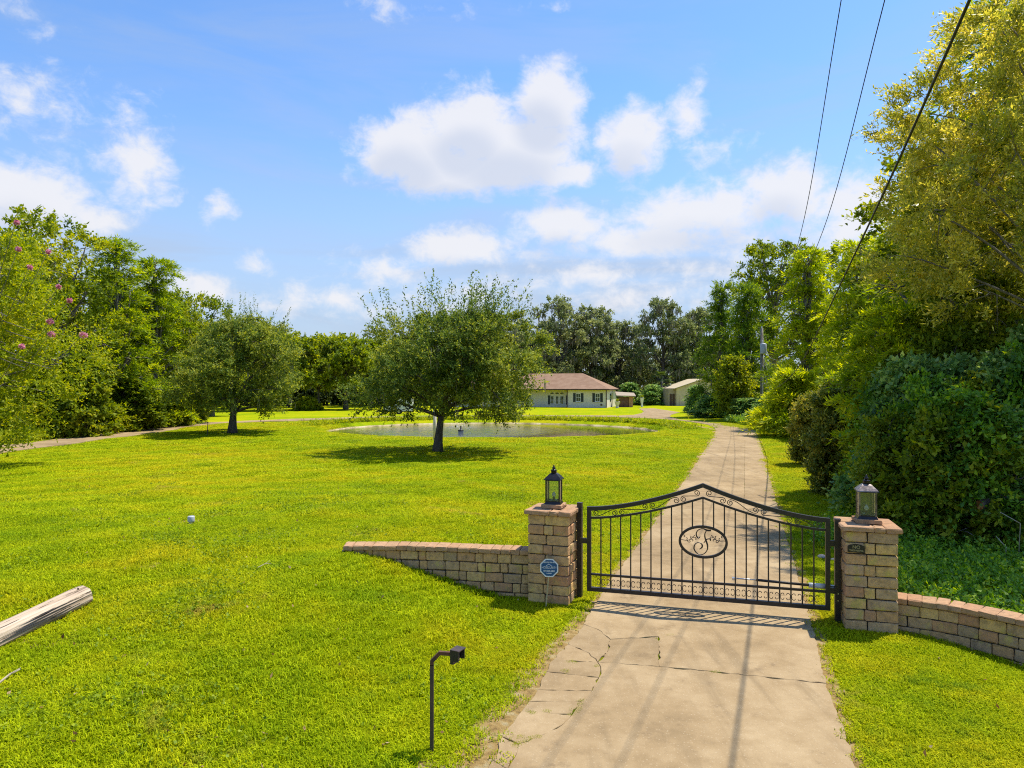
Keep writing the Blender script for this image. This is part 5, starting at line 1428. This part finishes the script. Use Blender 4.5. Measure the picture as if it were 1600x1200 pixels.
for s in (1, -1):
    q = MB(); X = lambda a: 765 + (a - 765) * s
    for pts in ([(300, 600), (350, 598), (420, 605), (500, 585), (560, 520), (600, 490)], [(320, 540), (340, 500), (385, 500), (390, 530), (365, 535)], [(430, 600), (440, 560), (420, 545)], [(440, 610), (470, 640), (500, 630), (490, 600)], [(510, 580), (545, 575), (560, 600), (540, 615)], [(500, 560), (520, 520), (495, 510)], [(560, 540), (610, 530), (625, 575), (600, 560)]):
        P = spline([E(X(a) + (0 if s == 1 else 0), b + (0 if s == 1 else -25)) for a, b in pts], 12); q.tube(P, .0055, 5)
    q.build('filigree', MT['iron'], gate)
# hinges, posts and the opener arm
for z in (.45, 1.12):
    MB().span((WD - .002, -.025, z - .04), (WD + .075, .025, z + .04)).build('hinge', MT['iron'], gate)
MB().span((-.11, -.02, .90), (-.002, .02, .98)).build('latch', MT['iron'], gate)
for s, lab, zz in ((.702, 'black steel gate post against the sign pillar', 1.50), (4.468, 'black steel hinge post against the plaque pillar', 1.46)):
    b_ = UV(s, GV, 0) if s > 3 else Vector((1.078, 10.965, 0)); po = empty('gate_post', b_, TH if s > 3 else math.radians(-20)); tag(po, lab, 'post', 'steel gate posts')
    MB().span((-.04, -.04, -.2), (.035, .04, zz)).build('post', MT['iron'], po)
    MB().span((-.044, -.044, zz + .001), (.039, .044, zz + .012)).build('cap', MT['iron'], po)
    if s > 3:
        for z in (.32, .42): MB().tube([(0, -.046, z), (0, -.04, z)], .010, 8).build('bolt', MT['chrome'], po)
arm = empty('gate_opener', UV(4.40, GV + .09, 0), TH); tag(arm, 'grey gate opener arm fixed behind the lower gate rail', 'gate opener')
MB().tube([(-.06, 0, .475), (-.30, -.0, .478)], .036, 10).build('motor', MT['white'], arm, True)
MB().tube([(-.30, 0, .478), (-1.02, -.015, .50)], .020, 10).build('tube', MT['plastic'], arm, True)
MB().tube([(-1.02, -.015, .50), (-1.32, -.03, .505)], .011, 8).build('rod', MT['chrome'], arm, True)
MB().span((-.07, -.03, .44), (.05, .02, .50)).build('bracket', MT['chrome'], arm)
MB().span((-1.36, -.09, .49), (-1.30, -.01, .52)).build('bracket', MT['chrome'], arm)

# ------------------------------------------------------------------ keypad post
kz = .12
for _ in range(8): kb = gp(675, 1174, kz); kz = gz(kb.x, kb.y)
kp = empty('keypad_post', (kb.x, kb.y, kz), 0); tag(kp, 'rusty gooseneck keypad post in the grass beside the drive', 'keypad post')
def sqtube(pts, w): return MB().tube(pts, w, 4)
sqtube([(0, 0, -.1), (0, 0, .5), (0, 0, .80)], .0235).build('post', MT['steel'], kp)
sqtube([(0, 0, .795), (0, 0, .83), (.072, -.0, .905), (.185, .0, .898)], .0235).build('gooseneck', MT['rust'], kp)
M = Matrix.Rotation(math.radians(-28), 3, 'Z')
hb = MB(); hb.box((.225, 0, .885), (.075, .012, .125), M); hood = empty
kx = Matrix.Translation((.225, -.0, .885)) @ M.to_4x4()
def kbox(a, b, nm, mt, par=kp):
    q = MB().span(a, b); q.v = [kx @ p for p in q.v]; return q.build(nm, MT[mt], par)
kbox((-.035, -.055, -.07), (.0, .055, .055), 'back_box', 'plastic')
for y0 in (-.055, .049): kbox((.0, y0, -.04), (.055, y0 + .006, .055), 'hood_side', 'plastic')
kbox((-.035, -.06, .0555), (.065, .06, .063), 'hood_top', 'steel')
pad = kbox((.0005, -.038, -.045), (.012, .038, .035), 'keypad', 'chrome')
for a in range(3):
    for b in range(4): kbox((.0125, -.03 + a * .022, -.038 + b * .018), (.016, -.014 + a * .022, -.026 + b * .018), 'button', 'plastic', pad)

# ------------------------------------------------------------------ fallen pole, stub pipe, sticks
la = gp(131, 958, .40); lb = gp(-60, 1068, .30); za_, zb2 = gz(la.x, la.y), gz(lb.x, lb.y)
lv_ = Vector((lb.x - la.x, lb.y - la.y, zb2 - za_)); LL = lv_.length + 1.5
lg_ = empty('fallen_log', (la.x, la.y, za_ + .10)); lg_.rotation_euler = lv_.to_track_quat('X', 'Z').to_euler(); tag(lg_, 'grey weathered split log lying in the grass', 'log')
q = MB(); n = 22; prof = []; r9 = random.Random(4); jit = [r9.uniform(-.008, .008) for _ in range(n)]
pts = []; v = []; f = []
NX = 24
for i in range(NX):
    x = LL * i / (NX - 1)
    for k in range(n):
        a = 2 * PI * k / n; rr = .142 + jit[k] + .004 * math.sin(x * 3 + k); fl_ = .92 if math.sin(a) > .8 else 1
        if i == 0: rr *= .96
        v.append((x + (.018 * math.sin(a * 2 + 1) if i == 0 else 0), rr * math.cos(a), rr * math.sin(a) * fl_))
for i in range(NX - 1):
    for k in range(n): f.append((i * n + k, i * n + (k + 1) % n, (i + 1) * n + (k + 1) % n, (i + 1) * n + k))
f.append(tuple(range(n - 1, -1, -1))); f.append(tuple((NX - 1) * n + k for k in range(n)))
mesh_obj('timber', v, f, MT['log'], lg_)
MB().tube([(.13, .02, .125), (.13, .02, .137)], .012, 10).build('bolt_hole', MT['core'], lg_)
for k in range(7):
    a = -.95 + k * .17; y0 = .1625 * math.sin(-a); z0_ = .1625 * math.cos(a) * .62
    cr_ = MB(); ang = math.radians(200 + 22 * k) if False else None
for k, ang in enumerate((-.25, -.05, .12, .3, .5)):
    x0 = .02 + .25 * (k % 3); x1 = x0 + 1.0 + .5 * (k % 2); P = []
    for u_ in np.linspace(0, 1, 9): a = PI + 0 + ang + PI + .02 * math.sin(u_ * 9 + k); P.append((x0 + (x1 - x0) * u_, .142 * math.cos(a + 0), .142 * math.sin(a)))
    MB().tube(P, [.001 + .0055 * math.sin(PI * u_) for u_ in np.linspace(0, 1, 9)], 5).build('split', MT['core'], lg_)

sb = gp(299, 823, .45); sbz = gz(sb.x, sb.y); sp2 = gp(299, 823, sbz)
st = empty('pipe_stub', (sp2.x, sp2.y, sbz)); tag(st, 'short grey capped pipe stub standing in the open lawn', 'pipe')
MB().lathe([(.040, -.1), (.040, .12)], 14).build('pipe', MT['pot'], st, True)
MB().lathe([(.062, .10), (.066, .12), (.066, .20), (.060, .215), (.02, .218)], 16).build('cap', MT['transformer'], st, True)
MB().tube([(.052, -.01, .11), (.056, -.02, -.02)], .011, 6).build('cable', MT['rust'], st)

for i, (a, b, w, lab) in enumerate(((( -4, 1084), (32, 1062), .011, 'pale dry stick near the fallen log'), ((403, 906), (424, 900), .006, 'thin pale twig in the middle of the lawn'))):
    z = .40 if i == 0 else .45; A_ = gp(*a, z); B_ = gp(*b, z); A_.z = gz(A_.x, A_.y) + .035; B_.z = gz(B_.x, B_.y) + .04
    mid = (A_ + B_) / 2 + Vector((0, .02, .02)); q = MB().tube([A_, mid, B_], [w, w * .9, w * .5], 6); q.tube([mid, mid + Vector((.05, .08, .03))], [w * .6, w * .3], 5)
    tag(q.build('dry_stick', MT['dry_stick']), lab, 'stick')

# thin plant stakes and a grey post by the pond
for px, py, h, lab in ((324, 679, .95, 'thin dark plant stake left of the leaning oak'), (283, 658, 1.1, 'thin stake on the lawn beyond the path end')):
    p = gp(px, py); q = MB().tube([(p.x, p.y, gz(p.x, p.y) - .05), (p.x + .04, p.y, gz(p.x, p.y) + h)], [.03, .022], 6); tag(q.build('plant_stake', MT['steel']), lab, 'stake')
pp = gp(680, 683, 0); po = empty('wooden_post', (pp.x, 44.6, gz(pp.x, 44.6))); tag(po, 'pale weathered post half hidden behind the lawn oak trunk', 'post')
po.location = (at(679.5, 43.6), 43.6, gz(at(679.5, 43.6), 43.6))
MB().tube([(0, 0, -.2), (0, 0, 1.9)], [.11, .10], 10).build('shaft', MT['pot'], po, True); MB().lathe([(.115, 0), (.12, .03), (.03, .07)], 10, (0, 0, 1.9)).build('cap', MT['pot'], po)

# fountain
fn = empty('fountain', (FOUNT.x, FOUNT.y, WATER_Z)); tag(fn, 'small black floating fountain with low white spray in the pond', 'fountain')
MB().lathe([(.15, -.1), (.24, -.02), (.24, .06), (.14, .10), (.07, .12), (.06, .38), (.03, .42)], 18).build('float', MT['plastic'], fn, True)
sp3 = MB(); gg = random.Random(12)
for k in range(60):
    a = gg.uniform(0, 2 * PI); R_ = gg.uniform(.5, 1.5); H_ = gg.uniform(.15, .4)
    t0 = gg.uniform(.3, .8); t1 = t0 + gg.uniform(.08, .2)
    P = [(R_ * t_ * math.cos(a), R_ * t_ * math.sin(a), .45 + 4 * H_ * t_ * (1 - t_) - .45 * t_) for t_ in np.linspace(t0, min(t1, 1), 4)]
    sp3.tube(P, [.004, .008, .008, .004], 4)
sp3.build('spray', MT['fountain_spray'], fn)

# cut branch sticking out of the undergrowth
cb = Vector((at(1530, 13.6), 13.6, zt(789, 13.6)))
cl = empty('cut_branch', cb); cl.rotation_euler = (0, math.radians(-9), math.radians(12)); tag(cl, 'sawn branch with orange cut end poking from dark undergrowth', 'branch')
MB().tube([(0, 0, 0), (.5, .05, .0), (1.4, .1, -.1), (2.4, .2, -.6), (2.7, .3, -1.4)], [.095, .10, .11, .12, .13], 12).build('bark', MT['bark'], cl, True)
MB().tube([(-.006, 0, 0), (.002, 0, 0)], .092, 14).build('cut_face', MT['cut'], cl)
for i, (a, b, lab) in enumerate((((1562, 800), (1590, 832), 'thin bare stick leaning under the cut branch'), ((1556, 838), (1568, 868), 'second bare stick near the ground below the cut branch'))):
    d = 12.9; q = MB().tube([(at(a[0], d), d, zt(a[1], d)), (at(b[0], d) - .03, d - .1, zt((a[1] + b[1]) / 2, d)), (at(b[0], d), d, gz(at(b[0], d), d) - .02)], [.006, .009, .011], 6); tag(q.build('bare_stick', MT['dry_stick'], None, True), lab, 'stick')

# fallen leaf pods by the hinge post: two small stones in the grass
for px, py, s, lab in ((1284, 872, .075, 'tan rock in the grass behind the gate'), (1303, 876, .055, 'smaller brown rock between gate and hinge post'), (297, 648, .45, 'pale boulder on the far lawn edge'), (321, 646, .55, 'pinkish boulder under the far trees'), (272, 647, .5, 'low grey flat stone near the far lawn stakes')):
    p = gp(px, py); bm = bmesh.new(); bmesh.ops.create_icosphere(bm, subdivisions=2, radius=s); r8 = random.Random(px)
    for v_ in bm.verts: v_.co = Vector((v_.co.x * 1.25, v_.co.y, v_.co.z * (.62 if px != 272 else .4))) * (1 + r8.uniform(-.10, .10))
    me = bpy.data.meshes.new('rock'); bm.to_mesh(me); bm.free(); me.materials.append(MT['rock']); o = link(bpy.data.objects.new('rock', me)); o.location = (p.x, p.y, gz(p.x, p.y) + s * .35); tag(o, lab, 'rock')

# pots and urn near the house
for px, d, h, w, lab in ((964.5, 108.3, 1.0, .42, 'white planter pot at the house corner'), (1003, 112, 1.55, .30, 'white garden urn on a pedestal at the drive end')):
    ro = empty('planter' if px < 1000 else 'garden_urn', (at(px, d), d, 0)); tag(ro, lab, 'planter')
    MB().lathe([(w * .7, 0), (w * .6, h * .1), (w * .55, h * .4), (w * .75, h * .55), (w, h * .95), (w * 1.05, h), (w * .8, h * .98)], 16).build('pot', MT['pot'] if px < 1000 else MT['white'], ro, True)
    lv = Leaves(int(px)); n = 40; o_ = np.tile([0, 0, h], (n, 1)) + lv.g.normal(0, .12, (n, 3)); sprays(lv, o_, unit(lv.g.normal(0, .6, (n, 3)) + [0, 0, 1]), .35, 5, .16, .07, lv.g.uniform(.2, .8, n)); link(bpy.data.objects.new('plant', lv.mesh('plant', MT['oak'])), ro)
